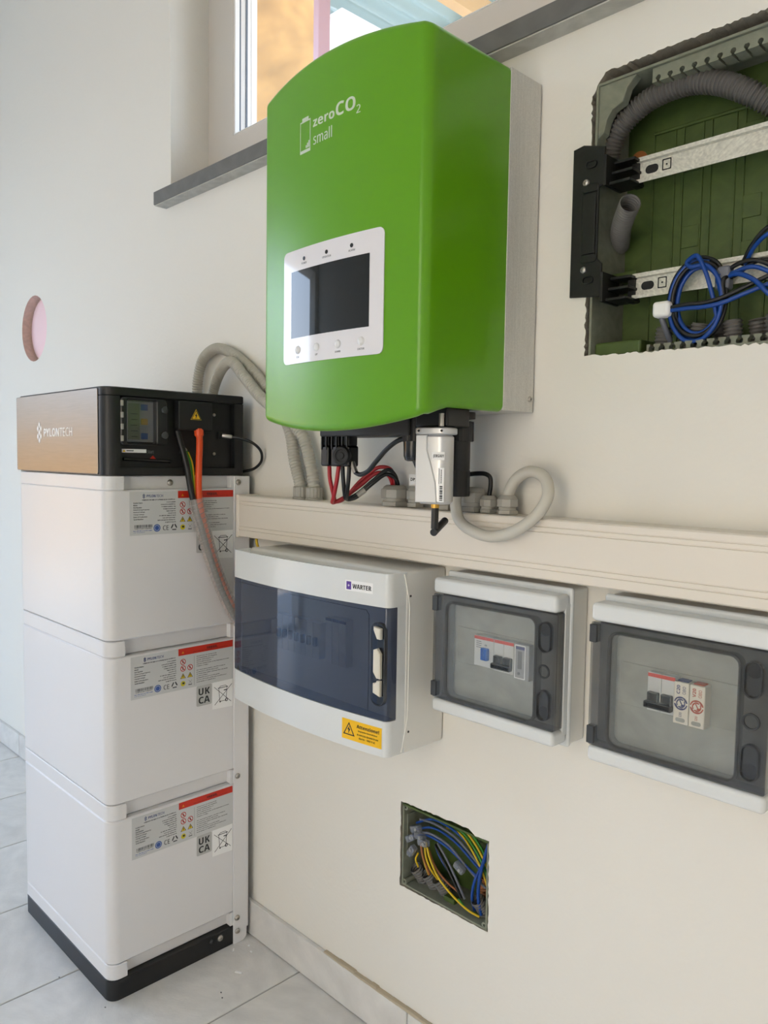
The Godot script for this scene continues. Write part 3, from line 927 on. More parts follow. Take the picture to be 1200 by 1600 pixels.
	part(r, "return_flange", G.new().box(Vector3(-0.022, 0.03, 0.0205), Vector3(BX1 + 0.0034, 1.049, 0.0235)), M.white_paint)
	for y in [1.036, 0.386, 0.060, 0.029]: screw(r, "screw", Vector3(BX1 + 0.0034, y, 0.0495), Vector3.RIGHT, 0.0062, M.steel)

# ------------------------------------------------------------------ inverter
const IX0 := 0.376
const IX1 := 0.733
const IZC := 0.247
const IB := 0.018
func inv_z(x: float) -> float:
	var s := clampf((2 * x - IX0 - IX1) / (IX1 - IX0), -1, 1)
	return IZC + IB * (1 - s * s)
func inv_n(x: float) -> Vector3:
	var s := clampf((2 * x - IX0 - IX1) / (IX1 - IX0), -1, 1)
	return Vector3(4 * IB * s / (IX1 - IX0), 0, 1).normalized()
func on_inv(x: float, y: float, off: float) -> Callable:
	return func(p: Vector3) -> Vector3:
		var q := Vector3(x + p.x, y + p.y, inv_z(x + p.x))
		return q + inv_n(x + p.x) * (off + p.z)
func curved(x0: float, x1: float, y0: float, y1: float, r: float, off: float, th: float, cols := 28) -> G:
	var g := G.new()
	var A := []
	var B := []
	for k in cols + 1:
		var x := lerpf(x0, x1, 0.5 - 0.5 * cos(PI * k / cols))
		var d := 0.0
		var e := minf(x - x0, x1 - x)
		if e < r: d = r - sqrt(maxf(0, r * r - (r - e) * (r - e)))
		A.append([x, y0 + d]); B.append([x, y1 - d])
	var pt := func(a, o): return Vector3(a[0], a[1], inv_z(a[0])) + inv_n(a[0]) * o
	var rows := [PackedVector3Array(), PackedVector3Array()]
	var nr := [PackedVector3Array(), PackedVector3Array()]
	for k in cols + 1:
		rows[0].append(pt.call(A[k], off + th)); rows[1].append(pt.call(B[k], off + th))
		nr[0].append(inv_n(A[k][0])); nr[1].append(inv_n(A[k][0]))
	g.gridn(rows, nr)
	for k in cols:
		g.quad(pt.call(A[k], off), pt.call(A[k + 1], off), rows[0][k + 1], rows[0][k])
		g.quad(rows[1][k], rows[1][k + 1], pt.call(B[k + 1], off), pt.call(B[k], off))
	g.quad(pt.call(A[0], off), rows[0][0], rows[1][0], pt.call(B[0], off))
	g.quad(rows[0][cols], pt.call(A[cols], off), pt.call(B[cols], off), rows[1][cols])
	return g
func build_inverter() -> void:
	var t := thing("inverter", "green wall inverter with a display, on the wall under the window sill", "inverter", Vector3(0.5545, 1.164, 0.003))
	part(t, "chassis", G.new().rbox(Vector3(IX0, 1.164, 0.003), Vector3(IX1 + 0.001, 1.648, 0.0775), 0.001, 1), M.brushed_side, "brushed aluminium chassis")
	# cover: a plan profile from the right rear edge round the front to the left rear edge
	var prof := []   # x, z, nx, nz
	for k in 9: prof.append([IX1, lerpf(0.0775, 0.228, k / 8.0), 1.0, 0.0])
	for k in range(1, 7):
		var a := PI / 2 * k / 7.0
		prof.append([IX1 - 0.016 * (1 - cos(a)), 0.232 + 0.0182 * sin(a), cos(a), sin(a)])
	for k in 33:
		var x := lerpf(IX1 - 0.016, IX0 + 0.016, k / 32.0)
		var nn := inv_n(x)
		prof.append([x, inv_z(x), nn.x, nn.z])
	for k in range(6, 0, -1):
		var a := PI / 2 * k / 7.0
		prof.append([IX0 + 0.016 * (1 - cos(a)), 0.232 + 0.0182 * sin(a), -cos(a), sin(a)])
	for k in 9: prof.append([IX0, lerpf(0.228, 0.0775, k / 8.0), -1.0, 0.0])
	var rows := []
	var r := 0.010
	var steps := []
	for k in 6: steps.append([0, PI / 2 * (1 - k / 5.0)])
	for k in 6: steps.append([1, PI / 2 * k / 5.0])
	for s in steps:
		var row := PackedVector3Array()
		for p in prof:
			var f: float = (2 * p[0] - IX0 - IX1) / (IX1 - IX0)
			var arch := 1 - f * f
			var top: float = 1.650 + 0.019 * arch
			var bot: float = 1.151 - 0.021 * arch
			if p[0] > IX1 - 0.002 or p[0] < IX0 + 0.002: bot = lerpf(1.162, 1.151, smoothstep(0.19, 0.232, p[1]))
			var ins: float = r * (1 - cos(s[1]))
			var y: float = top - r * (1 - sin(s[1])) if s[0] else bot + r * (1 - sin(s[1]))
			row.append(Vector3(p[0] - p[2] * ins, y, p[1] - p[3] * ins))
		row.reverse()
		rows.append(row)
	var g := G.new()
	g.grid(rows)
	# lid on top
	var last: PackedVector3Array = rows[-1]
	var m := last.size()
	for k in m / 2: g.quad(last[k], last[k + 1], last[m - 2 - k], last[m - 1 - k])
	var cover := part(t, "cover", g, M.green)
	part(t, "underside", G.new().box(Vector3(IX0 + 0.006, 1.166, 0.02), Vector3(IX1 - 0.006, 1.172, 0.228)), M.under)
	part(t, "connection_plate", G.new().rbox(Vector3(IX0 + 0.010, 1.127, 0.060), Vector3(0.600, 1.168, 0.136), 0.003, 1), M.under)
	screw(t, "chassis_screw", Vector3(IX1 + 0.001, 1.184, 0.013), Vector3.RIGHT, 0.0042, M.steel)
	# display panel
	var dp := part(t, "display_panel", curved(0.448, 0.667, 1.2325, 1.4015, 0.009, 0.0, 0.0016), M.panel_white, "glossy white panel with screen, lamps and buttons")
	part(dp, "screen", curved(0.470, 0.642, 1.271, 1.370, 0.0, 0.0016, 0.0003), M.screen)
	for x in [0.503, 0.556, 0.608]:
		part(dp, "lamp", G.new().lathe([Vector2(0.003, 0), Vector2(0.003, 0.0004), Vector2(0, 0.0004)], Vector3(x, 1.3855, inv_z(x)) + inv_n(x) * 0.0016, inv_n(x), 14), M.black_gloss)
	for x in [0.489, 0.535, 0.582, 0.628]:
		part(dp, "button", G.new().lathe([Vector2(0.0062, 0), Vector2(0.0058, 0.0012), Vector2(0.0045, 0.0024), Vector2(0.0025, 0.0031), Vector2(0, 0.0033)], Vector3(x, 1.2525, inv_z(x)) + inv_n(x) * 0.0016, inv_n(x), 18, 60), M.button)
	g = G.new()
	var caps := [["POWER", 0.503, 1.3775, 0.013], ["OPERATION", 0.556, 1.3775, 0.019], ["ALARM", 0.608, 1.3775, 0.0125], ["ESC", 0.489, 1.2405, 0.007], ["UP", 0.535, 1.2405, 0.005], ["DOWN", 0.582, 1.2405, 0.011], ["ENTER", 0.628, 1.2405, 0.0125]]
	for c in caps: letters(c[0], c[3], 0.0028, false, on_inv(c[1] - c[3] / 2, c[2], 0.0016), g, 0.0002)
	part(dp, "captions", g, M.print_grey)
	# print on the cover: an upright cell, the name and the size
	g = G.new()
	letters("zero", 0.0480, 0.0105, true, on_inv(0.5205, 1.569, 0.0), g)
	letters("CO", 0.0390, 0.0185, true, on_inv(0.5715, 1.569, 0.0), g)
	letters("2", 0.0075, 0.0110, false, on_inv(0.6125, 1.562, 0.0), g)
	letters("small", 0.0420, 0.0160, false, on_inv(0.5215, 1.544, 0.0), g)
	part(cover, "lettering", g, M.logo_grey, "pale lettering zeroCO2 small")
	g = G.new()
	var bar := func(x0, y0, x1, y1):
		var f := on_inv(0, 0, 0.0)
		g.quad(f.call(Vector3(x0, y0, 0.0003)), f.call(Vector3(x1, y0, 0.0003)), f.call(Vector3(x1, y1, 0.0003)), f.call(Vector3(x0, y1, 0.0003)))
	bar.call(0.4885, 1.5425, 0.4899, 1.584)
	bar.call(0.5130, 1.5425, 0.5144, 1.584)
	bar.call(0.4885, 1.5385, 0.5144, 1.5430)
	bar.call(0.4885, 1.5825, 0.5144, 1.5845)
	bar.call(0.4935, 1.5845, 0.5095, 1.5890)
	for k in 3: bar.call(0.5030 + 0.0033 * k, 1.5445, 0.5056 + 0.0033 * k, 1.5485 + 0.0028 * k)
	part(cover, "cell_emblem", g, M.logo_grey, "pale emblem of an upright cell")

# ------------------------------------------------------------------ trunking with its cable glands
func hexagon(r: float, at: Vector2, turn := 0.0, k := 6) -> PackedVector2Array:
	var q := PackedVector2Array()
	for j in k: q.append(at + Vector2.from_angle(turn + TAU * j / k) * r)
	return q
func gland(x: float, z: float, r: float, h: float, label: String) -> void:
	var y := 1.0082
	var t := thing("cable_gland", label, "cable gland", Vector3(x, y, z), "grey cable glands on the trunking")
	var c := Vector2(x, -z)
	var T := face_up(0)
	part(t, "base_nut", G.new().extrude(hexagon(r, c, 0.3), y, y + h * 0.24, 0.0012, T), M.gland)
	part(t, "neck", G.new().lathe([Vector2(r * 0.80, 0), Vector2(r * 0.80, h * 0.14)], Vector3(x, y + h * 0.24, z), Vector3.UP, 18), M.gland)
	var g := G.new()
	g.extrude(hexagon(r * 0.98, c, 0.1, 8), y + h * 0.38, y + h * 0.82, 0.0012, T)
	g.lathe([Vector2(r * 0.88, 0), Vector2(r * 0.80, h * 0.10), Vector2(r * 0.62, h * 0.18), Vector2(r * 0.40, h * 0.18), Vector2(r * 0.36, h * 0.05), Vector2(0, h * 0.05)], Vector3(x, y + h * 0.82, z), Vector3.UP, 20)
	part(t, "cap_nut", g, M.gland)
func build_trunking() -> void:
	var t := thing("cable_trunking", "long cream cable trunking running along the wall above the switch boxes", "trunking", Vector3(0.9, 0.919, 0.028))
	var q := PackedVector2Array([Vector2(-0.0005, 0.920), Vector2(-0.0005, 1.0080), Vector2(-0.0545, 1.0080), Vector2(-0.0565, 1.0060)])
	for y in [0.9965, 0.9890, 0.9425, 0.9350]:
		q.append_array([Vector2(-0.0565, y + 0.0011), Vector2(-0.0548, y + 0.0006), Vector2(-0.0548, y - 0.0004), Vector2(-0.0565, y - 0.0010)])
	q.append_array([Vector2(-0.0565, 0.922), Vector2(-0.0545, 0.920)])
	part(t, "duct", G.new().extrude(q, 0.021, WX1 - 0.01, 0.0, face_x(0)), M.trunk)
	part(t, "end_cap", G.new().rbox(Vector3(0.0135, 0.9175, 0.0005), Vector3(0.0235, 1.0100, 0.0590), 0.003, 2), M.trunk)
	gland(0.4655, 0.0285, 0.0250, 0.037, "large grey cable gland taking the red and black solar cables")
	gland(0.5150, 0.0285, 0.0155, 0.036, "grey cable gland with a white paper flag, beside the large gland")
	gland(0.5860, 0.0285, 0.0190, 0.036, "grey cable gland half hidden behind the silver data stick")
	gland(0.6380, 0.0265, 0.0240, 0.039, "large grey cable gland behind the round black mains plug")
	gland(0.6730, 0.0285, 0.0140, 0.0275, "smallest grey cable gland, holding the thin black data lead")
	gland(0.7100, 0.0285, 0.0170, 0.030, "grey cable gland at the right end, holding the white cable loop")
	var fl := single("paper_flag", G.new().rbox(Vector3(0.5025, 1.0455, 0.031), Vector3(0.5330, 1.0650, 0.0318), 0.0003, 1), M.print_white, "small white paper flag on a cable beside the silver data stick", "flag")
	part(fl, "print", letters("DPS", 0.014, 0.0055, true, on_z(0.5065, 1.0535, 0.0318)), M.print_black)

# ------------------------------------------------------------------ the three switch boxes
const AX0 := 0.122
const AX1 := 0.5635
func war_z(x: float) -> float:
	var s := clampf((2 * x - AX0 - AX1) / (AX1 - AX0), -1, 1)
	return 0.136 + 0.018 * (1 - s * s)
func war_n(x: float) -> Vector3:
	var s := clampf((2 * x - AX0 - AX1) / (AX1 - AX0), -1, 1)
	return Vector3(4 * 0.018 * s / (AX1 - AX0), 0, 1).normalized()
func on_war(x: float, y: float, off: float) -> Callable:
	return func(p: Vector3) -> Vector3: return Vector3(x + p.x, y + p.y, war_z(x + p.x)) + war_n(x + p.x) * (off + p.z)
func war_shell(ys: Array, back: float) -> G:
	var prof := []
	prof.append([AX1, back, 1.0, 0.0])
	prof.append([AX1, 0.124, 1.0, 0.0])
	for k in range(1, 6):
		var a := PI / 2 * k / 6.0
		prof.append([AX1 - 0.010 * (1 - cos(a)), 0.1245 + 0.0128 * sin(a), cos(a), sin(a)])
	for k in 29:
		var x := lerpf(AX1 - 0.010, AX0 + 0.010, k / 28.0)
		prof.append([x, war_z(x), war_n(x).x, war_n(x).z])
	for k in range(5, 0, -1):
		var a := PI / 2 * k / 6.0
		prof.append([AX0 + 0.010 * (1 - cos(a)), 0.1245 + 0.0128 * sin(a), -cos(a), sin(a)])
	prof.append([AX0, 0.124, -1.0, 0.0])
	prof.append([AX0, back, -1.0, 0.0])
	var rows := []
	for s in ys:
		var row := PackedVector3Array()
		for p in prof: row.append(Vector3(p[0] - p[2] * s[1], s[0], p[1] - p[3] * s[1]))
		row.reverse()
		rows.append(row)
	var g := G.new()
	g.grid(rows)
	for e in [0, rows.size() - 1]:
		var last: PackedVector3Array = rows[e]
		var m := last.size()
		for k in m / 2:
			if e: g.quad(last[k], last[k + 1], last[m - 2 - k], last[m - 1 - k])
			else: g.quad(last[k + 1], last[k], last[m - 1 - k], last[m - 2 - k])
	return g
func war_plate(x0: float, x1: float, y0: float, y1: float, th := 0.0004) -> G:
	var g := G.new()
	var rows := [PackedVector3Array(), PackedVector3Array()]
	for k in 7:
		var x := lerpf(x0, x1, k / 6.0)
		for j in 2: rows[j].append(Vector3(x, y1 if j else y0, war_z(x)) + war_n(x) * th)
	g.grid(rows)
	return g
func breaker(called: String, label: String, category: String, x0: float, x1: float, y0: float, y1: float, z0: float, z1: float, poles: int, toggles: Array, strip: Material, tm: Material) -> Node3D:
	var t := thing(called, label, category, Vector3((x0 + x1) / 2, y0, z0))
	var w := (x1 - x0) / poles
	for k in poles:
		part(t, "pole", G.new().rbox(Vector3(x0 + w * k, y0, z0), Vector3(x0 + w * (k + 1) - 0.0004, y1, z1), 0.001, 1), M.breaker)
	if strip: part(t, "brand_strip", G.new().box(Vector3(x0 + 0.0005, y1 - 0.0055, z1), Vector3(x1 - 0.0005, y1 - 0.0008, z1 + 0.0004)), strip)
	for q in toggles:
		part(t, "toggle", G.new().rbox(Vector3(q[0], q[1], z1 - 0.001), Vector3(q[2], q[3], z1 + 0.006), 0.0015, 1), tm)
	return t
func build_switch_boxes() -> void:
	# large box with the curved tinted lid
	var t := thing("distribution_box", "large grey switch box with a curved dark blue lid, next to the battery tower", "switch box", Vector3(0.343, 0.606, 0.05))
	part(t, "base", G.new().rbox(Vector3(AX0 + 0.004, 0.606, 0.0), Vector3(AX1 + 0.001, 0.909, 0.100), 0.006, 2), M.box_base)
	var arc := []
	for k in 6: arc.append([0.010 * (1 - sin(PI / 2 * k / 5.0)), 0.010 * (1 - cos(PI / 2 * (1 - k / 5.0)))])
	var lo := []
	for a in arc: lo.append([0.6085 + a[0], a[1]])
	lo.append([0.6675, 0.0])
	part(t, "lower_cover", war_shell(lo, 0.095), M.box_white)
	var hi := [[0.8530, 0.0]]
	for k in 6: hi.append([0.9075 - arc[5 - k][0], arc[5 - k][1]])
	part(t, "upper_cover", war_shell(hi, 0.095), M.box_white)
	part(t, "side_cover", G.new().box(Vector3(AX0 + 0.002, 0.6670, 0.09), Vector3(AX1, 0.8535, 0.1168)), M.box_white)
	var lid := part(t, "lid", war_shell([[0.6685, 0.001], [0.6695, 0.0], [0.8515, 0.0], [0.8525, 0.001]], 0.117), M.smoke_blue, "dark blue tinted lid")
	var lz := 0.1385
	var lat := part(lid, "latch_recess", G.new().frame(rr(0.031, 0.136, 0.013, Vector2(0.5440, 0.760)), rr(0.0285, 0.1335, 0.0118, Vector2(0.5440, 0.760)), 0.134, lz + 0.0032, 0.0006), M.smoke_rib)
	part(lat, "recess_floor", G.new().extrude(rr(0.0286, 0.1336, 0.0118, Vector2(0.5440, 0.760)), 0.134, lz + 0.0008, 0.0), M.navy)
	var shapes := [[[0.5375, 0.8215], [0.5375, 0.8160], [0.5455, 0.8020], [0.5535, 0.8020], [0.5535, 0.8200]], [[0.5375, 0.7835], [0.5375, 0.7470], [0.5455, 0.7380], [0.5535, 0.7380], [0.5535, 0.7780], [0.5455, 0.7870]], [[0.5375, 0.7130], [0.5375, 0.7290], [0.5435, 0.7300], [0.5465, 0.7345], [0.5535, 0.7345], [0.5535, 0.7090]]]
	for q in shapes:
		var pl := PackedVector2Array()
		for v in q: pl.append(Vector2(v[0], v[1]))
		part(lid, "latch", G.new().extrude(pl, lz, lz + 0.0075, 0.0014), M.cream, "white latch")
	part(t, "seam_ridge", G.new().tube(PackedVector3Array([Vector3(AX1 + 0.0008, 0.9050, 0.1030), Vector3(AX1 + 0.0008, 0.8980, 0.1000), Vector3(AX1 + 0.0008, 0.8580, 0.0905), Vector3(AX1 + 0.0008, 0.8480, 0.0895), Vector3(AX1 + 0.0008, 0.6750, 0.0900), Vector3(AX1 + 0.0008, 0.6620, 0.0915), Vector3(AX1 + 0.0008, 0.6200, 0.1010), Vector3(AX1 + 0.0008, 0.6110, 0.1040)]), 0.0014, 8), M.box_base)
	part(lid, "moulded_edge", G.new().tube(PackedVector3Array([Vector3(0.5235, 0.6790, war_z(0.5235)), Vector3(0.5240, 0.7500, war_z(0.5240)), Vector3(0.5235, 0.8380, war_z(0.5235)), Vector3(0.5180, 0.8450, war_z(0.5180)), Vector3(0.45, 0.8465, war_z(0.45)), Vector3(0.34, 0.8470, war_z(0.34)), Vector3(0.22, 0.8465, war_z(0.22)), Vector3(0.15, 0.8455, war_z(0.15))]), 0.0007, 6), M.smoke_blue)
	for y in [0.868, 0.642]:
		part(t, "cover_screw", G.new().lathe([Vector2(0.002, 0), Vector2(0.002, 0.0006), Vector2(0, 0.0006)], Vector3(AX1 + 0.0010, y, 0.088), Vector3.RIGHT, 10), M.dark_steel)
	var st := part(t, "name_plate", war_plate(0.4720, 0.5310, 0.8725, 0.8900), M.print_white, "white name plate lettered WARTER")
	var g := G.new()
	letters("WARTER", 0.0400, 0.0075, true, on_war(0.4880, 0.8772, 0.0005), g)
	part(st, "lettering", g, M.print_black)
	part(st, "emblem", war_plate(0.4745, 0.4850, 0.8745, 0.8880, 0.0006), M.violet)
	g = G.new()
	letters("+", 0.004, 0.004, true, on_war(0.4778, 0.8793, 0.0007), g)
	part(st, "emblem_mark", g, M.print_white)
	st = part(t, "warning_sticker", war_plate(0.4680, 0.5530, 0.6215, 0.6560), M.sticker_yellow, "yellow warning sticker lettered Attenzione")
	g = G.new()
	letters("Attenzione!", 0.0470, 0.0062, true, on_war(0.5010, 0.6450, 0.0005), g)
	letters("Impianto fotovoltaico", 0.0400, 0.0035, false, on_war(0.5040, 0.6387, 0.0005), g)
	letters("in esercizio durante le ore", 0.0440, 0.0035, false, on_war(0.5020, 0.6330, 0.0005), g)
	letters("diurne - 1000 V dc", 0.0340, 0.0035, false, on_war(0.5060, 0.6273, 0.0005), g)
	var bend := on_war(0, 0, 0.0005)
	var tro := G.ccw(PackedVector2Array([Vector2(0.4715, 0.6295), Vector2(0.4965, 0.6295), Vector2(0.4840, 0.6515)]))
	var tg := G.new()
	tg.frame(tro, G.inset(tro, 0.0016), 0, 0.0003)
	tg.extrude(PackedVector2Array([Vector2(0.4855, 0.6455), Vector2(0.4805, 0.6385), Vector2(0.4835, 0.6385), Vector2(0.4822, 0.6318), Vector2(0.4872, 0.6402), Vector2(0.4843, 0.6402)]), 0, 0.0003)
	for k in tg.v.size(): tg.v[k] = bend.call(tg.v[k])
	part(st, "lettering", g, M.print_black)
	part(st, "warning_triangle", tg, M.print_black)
	for k in 7:
		var x := 0.262 + 0.0178 * k
		breaker("string_fuse" if k < 4 else "solar_breaker", "%s device behind the dark blue lid, %s" % [["first", "second", "third", "fourth", "fifth", "sixth", "seventh"][k], "counted from the battery tower"], "breaker", x, x + 0.0176, 0.735, 0.800, 0.1167, 0.132, 1, [[x + 0.005, 0.758, x + 0.0125, 0.774]], null, M.toggle_black)
	for k in 3:
		var x := 0.405 + 0.0182 * k
		breaker("surge_arrester", "%s arrester in the group near the white latches, behind the dark blue lid" % ["left", "middle", "right"][k], "surge arrester", x, x + 0.0176, 0.735, 0.815, 0.1167, 0.134, 1, [], M.deep_blue, M.toggle_black)
	# the two alike small boxes
	var s := thing("switch_box", "small grey switch box with a clear lid, in the middle of the three", "switch box", Vector3(0.7225, 0.681, 0.02), "small clear-lidded switch boxes")
	part(s, "base", G.new().rbox(Vector3(0.6085, 0.683, 0.0), Vector3(0.8380, 0.9095, 0.0400), 0.004, 2), M.box_base)
	part(s, "rim", G.new().rbox(Vector3(0.6065, 0.681, 0.0375), Vector3(0.8400, 0.9115, 0.0460), 0.0042, 2), M.box_white)
	g = G.new()
	g.rbox(Vector3(0.6065, 0.8790, 0.045), Vector3(0.8370, 0.9035, 0.0805), 0.006, 2)
	part(s, "upper_cover", g, M.box_white)
	part(s, "lower_cover", G.new().rbox(Vector3(0.6065, 0.6880, 0.045), Vector3(0.8370, 0.7090, 0.0805), 0.006, 2), M.box_white)
	part(s, "side_cover", G.new().rbox(Vector3(0.8300, 0.70, 0.044), Vector3(0.8372, 0.89, 0.0570), 0.001, 1), M.box_white)
	part(s, "inner_plate", G.new().rbox(Vector3(0.6080, 0.7050, 0.045), Vector3(0.8350, 0.8830, 0.0570), 0.001, 1), M.inner_plate)
	part(s, "slot_cover", G.new().rbox(Vector3(0.640, 0.7700, 0.0565), Vector3(0.800, 0.8270, 0.0585), 0.001, 1), M.inner_plate)
	lid = part(s, "lid", G.new().frame(rr(0.2290, 0.1680, 0.003, Vector2(0.7215, 0.7940)), rr(0.1660, 0.1500, 0.012, Vector2(0.7190, 0.7920)), 0.0735, 0.0795, 0.001), M.smoke, "smoky transparent lid")
	part(lid, "lid_flange", G.new().frame(rr(0.2290, 0.1680, 0.003, Vector2(0.7215, 0.7940)), rr(0.2250, 0.1640, 0.002, Vector2(0.7215, 0.7940)), 0.0575, 0.0735, 0.0), M.smoke)
	part(lid, "window_rib", G.new().frame(rr(0.1720, 0.1560, 0.015, Vector2(0.7190, 0.7920)), rr(0.1665, 0.1505, 0.0122, Vector2(0.7190, 0.7920)), 0.0735, 0.0812, 0.001), M.smoke)
	part(lid, "window_edge", G.new().frame(rr(0.1670, 0.1510, 0.0122, Vector2(0.7190, 0.7920)), rr(0.1640, 0.1480, 0.011, Vector2(0.7190, 0.7920)), 0.0620, 0.0802, 0.0005), M.smoke)
	part(lid, "window", G.new().rbox(Vector3(0.6375, 0.7185, 0.0765), Vector3(0.8005, 0.8655, 0.0785), 0.0005, 1), M.clear_lid)
	for y in [0.8625, 0.7245]: part(lid, "hinge", G.new().rbox(Vector3(0.6060, y - 0.012, 0.070), Vector3(0.6165, y + 0.012, 0.0818), 0.001, 1), M.smoke_rib)
	for k in 2:
		var y := 0.8430 - 0.0980 * k
		var lt := part(lid, "latch", G.new().frame(rr(0.0210, 0.0440, 0.0104, Vector2(0.8180, y)), rr(0.0180, 0.0410, 0.0089, Vector2(0.8180, y)), 0.0735, 0.0822, 0.0004), M.smoke_rib, "dark oval latch")
		part(lt, "slide", G.new().extrude(rr(0.0178, 0.0408, 0.0088, Vector2(0.8180, y)), 0.072, 0.0765, 0.001), M.smoke_rib)
		part(lt, "key_hole", G.new().extrude(circle(0.0086, Vector2(0.8180, y + (0.010 - 0.020 * k))), 0.0764, 0.0772, 0.0), M.black_gloss)
	part(lid, "seal_boss", G.new().frame(circle(0.0100, Vector2(0.8180, 0.7940)), circle(0.0078, Vector2(0.8180, 0.7940)), 0.0790, 0.0812, 0.0005), M.smoke_rib)
	var c := s.duplicate()
	c.name = numbered("switch_box")
	add_child(c)
	c.position.x += 0.2835
	c.set_meta("label", "small grey switch box with a clear lid, rightmost of the three")
	# devices behind the clear lids
	var b := breaker("residual_current_device", "breaker with a blue lever behind the middle box's clear lid", "breaker", 0.6850, 0.7225, 0.7760, 0.8230, 0.057, 0.0705, 1, [[0.7010, 0.7870, 0.7140, 0.8060]], M.red_print, M.toggle_blue)
	part(b, "test_button", G.new().rbox(Vector3(0.7055, 0.8085, 0.0705), Vector3(0.7095, 0.8110, 0.0720), 0.0005, 1), M.breaker_grey)
	g = G.new()
	for k in 4: g.box(Vector3(0.6890, 0.8135 - 0.0030 * k, 0.0706), Vector3(0.6985 + 0.001 * (k % 2), 0.8145 - 0.0030 * k, 0.0707))
	part(b, "print", g, M.print_grey)
	b = breaker("circuit_breaker", "two pole breaker with black levers behind the middle box's clear lid", "breaker", 0.7228, 0.7595, 0.7745, 0.8230, 0.057, 0.0705, 2, [[0.7250, 0.7830, 0.7395, 0.7990], [0.7430, 0.7830, 0.7575, 0.7990]], M.red_print, M.toggle_black)
	part(b, "lever_bar", G.new().rbox(Vector3(0.7215, 0.7790, 0.0690), Vector3(0.7570, 0.7875, 0.0785), 0.002, 1), M.toggle_black)
	b = thing("energy_meter", "narrow grey meter with a small display behind the middle box's clear lid", "meter", Vector3(0.774, 0.772, 0.06))
	part(b, "case", G.new().rbox(Vector3(0.7605, 0.7700, 0.057), Vector3(0.7860, 0.8230, 0.0700), 0.001, 1), M.breaker_grey)
	part(b, "bezel", G.new().frame(rr(0.0190, 0.0500, 0.001, Vector2(0.7705, 0.7965)), rr(0.0165, 0.0475, 0.001, Vector2(0.7705, 0.7965)), 0.0700, 0.0708, 0.0), M.print_white)
	part(b, "heading", G.new().box(Vector3(0.7628, 0.8150, 0.0700), Vector3(0.7782, 0.8190, 0.0704)), M.deep_blue)
	part(b, "display", G.new().box(Vector3(0.7665, 0.7860, 0.0700), Vector3(0.7735, 0.8120, 0.0704)), M.print_grey)
	part(b, "button", G.new().lathe([Vector2(0.0022, 0), Vector2(0.0022, 0.0006), Vector2(0, 0.0006)], Vector3(0.7685, 0.7790, 0.0700), Vector3(0, 0, 1), 12), M.print_grey)
	b = breaker("circuit_breaker", "two pole breaker with black levers behind the right box's clear lid", "breaker", 0.9690, 1.0060, 0.7745, 0.8240, 0.057, 0.0705, 2, [[0.9710, 0.7840, 0.9855, 0.8000], [0.9890, 0.7840, 1.0035, 0.8000]], M.red_print, M.toggle_black)
	part(b, "lever_bar", G.new().rbox(Vector3(0.9670, 0.7790, 0.0690), Vector3(1.0040, 0.7880, 0.0785), 0.002, 1), M.toggle_black)
	for k in 2:
		var x := 1.0060 + 0.0200 * k
		var col: Material = M.rust if k else M.deep_blue
		b = thing("surge_arrester", ["surge arrester with blue print behind the right box's clear lid", "surge arrester with orange print behind the right box's clear lid"][k], "surge arrester", Vector3(x + 0.01, 0.772, 0.06))
		part(b, "cartridge", G.new().rbox(Vector3(x, 0.7680, 0.057), Vector3(x + 0.0195, 0.8210, 0.0755), 0.0015, 1), M.cream)
		part(b, "coloured_top", G.new().rbox(Vector3(x + 0.003, 0.8205, 0.0600), Vector3(x + 0.0165, 0.8225, 0.0720), 0.0008, 1), col)
		g = G.new()
		# lettering runs upwards
		var up := func(x1: float, y1: float) -> Callable: return func(p: Vector3) -> Vector3: return Vector3(x1 - p.y, y1 + p.x, 0.0755 + p.z)
		letters(["C20", "V20"][k], 0.0110, 0.0042, true, up.call(x + 0.0082, 0.8060), g)
		letters("OBO", 0.0095, 0.0040, false, up.call(x + 0.0155, 0.8065), g)
		var o := Vector2(x + 0.0097, 0.7945)
		for ring in [[0.0085, 0.0070], [0.0058, 0.0045]]:
			for half in 2:
				var a0: float = 0.15 + PI * half + (0.8 if ring[0] < 0.007 else 0.0)
				var A := PackedVector2Array()
				var B := PackedVector2Array()
				for j in 12:
					A.append(o + Vector2.from_angle(a0 + (PI - 0.3) * j / 11.0) * ring[0])
					B.append(o + Vector2.from_angle(a0 + (PI - 0.3) * j / 11.0) * ring[1])
				B.reverse()
				A.append_array(B)
				g.extrude(A, 0.0755, 0.0758)
		g.extrude(PackedVector2Array([o + Vector2(-0.002, 0.0035), o + Vector2(-0.001, 0.004), o + Vector2(0.0022, -0.0015), o + Vector2(0.0038, -0.0005), o + Vector2(0.003, -0.0045), o + Vector2(-0.0005, -0.003), o + Vector2(0.001, -0.002)]), 0.0755, 0.0758)
		letters("I20", 0.0055, 0.0030, false, up.call(x + 0.0110, 0.7775), g)
		part(b, "print", g, col)
		part(b, "indicator", G.new().extrude(rr(0.0120, 0.0050, 0.0024, Vector2(x + 0.0097, 0.7735)), 0.0754, 0.0759), M.inner_plate)

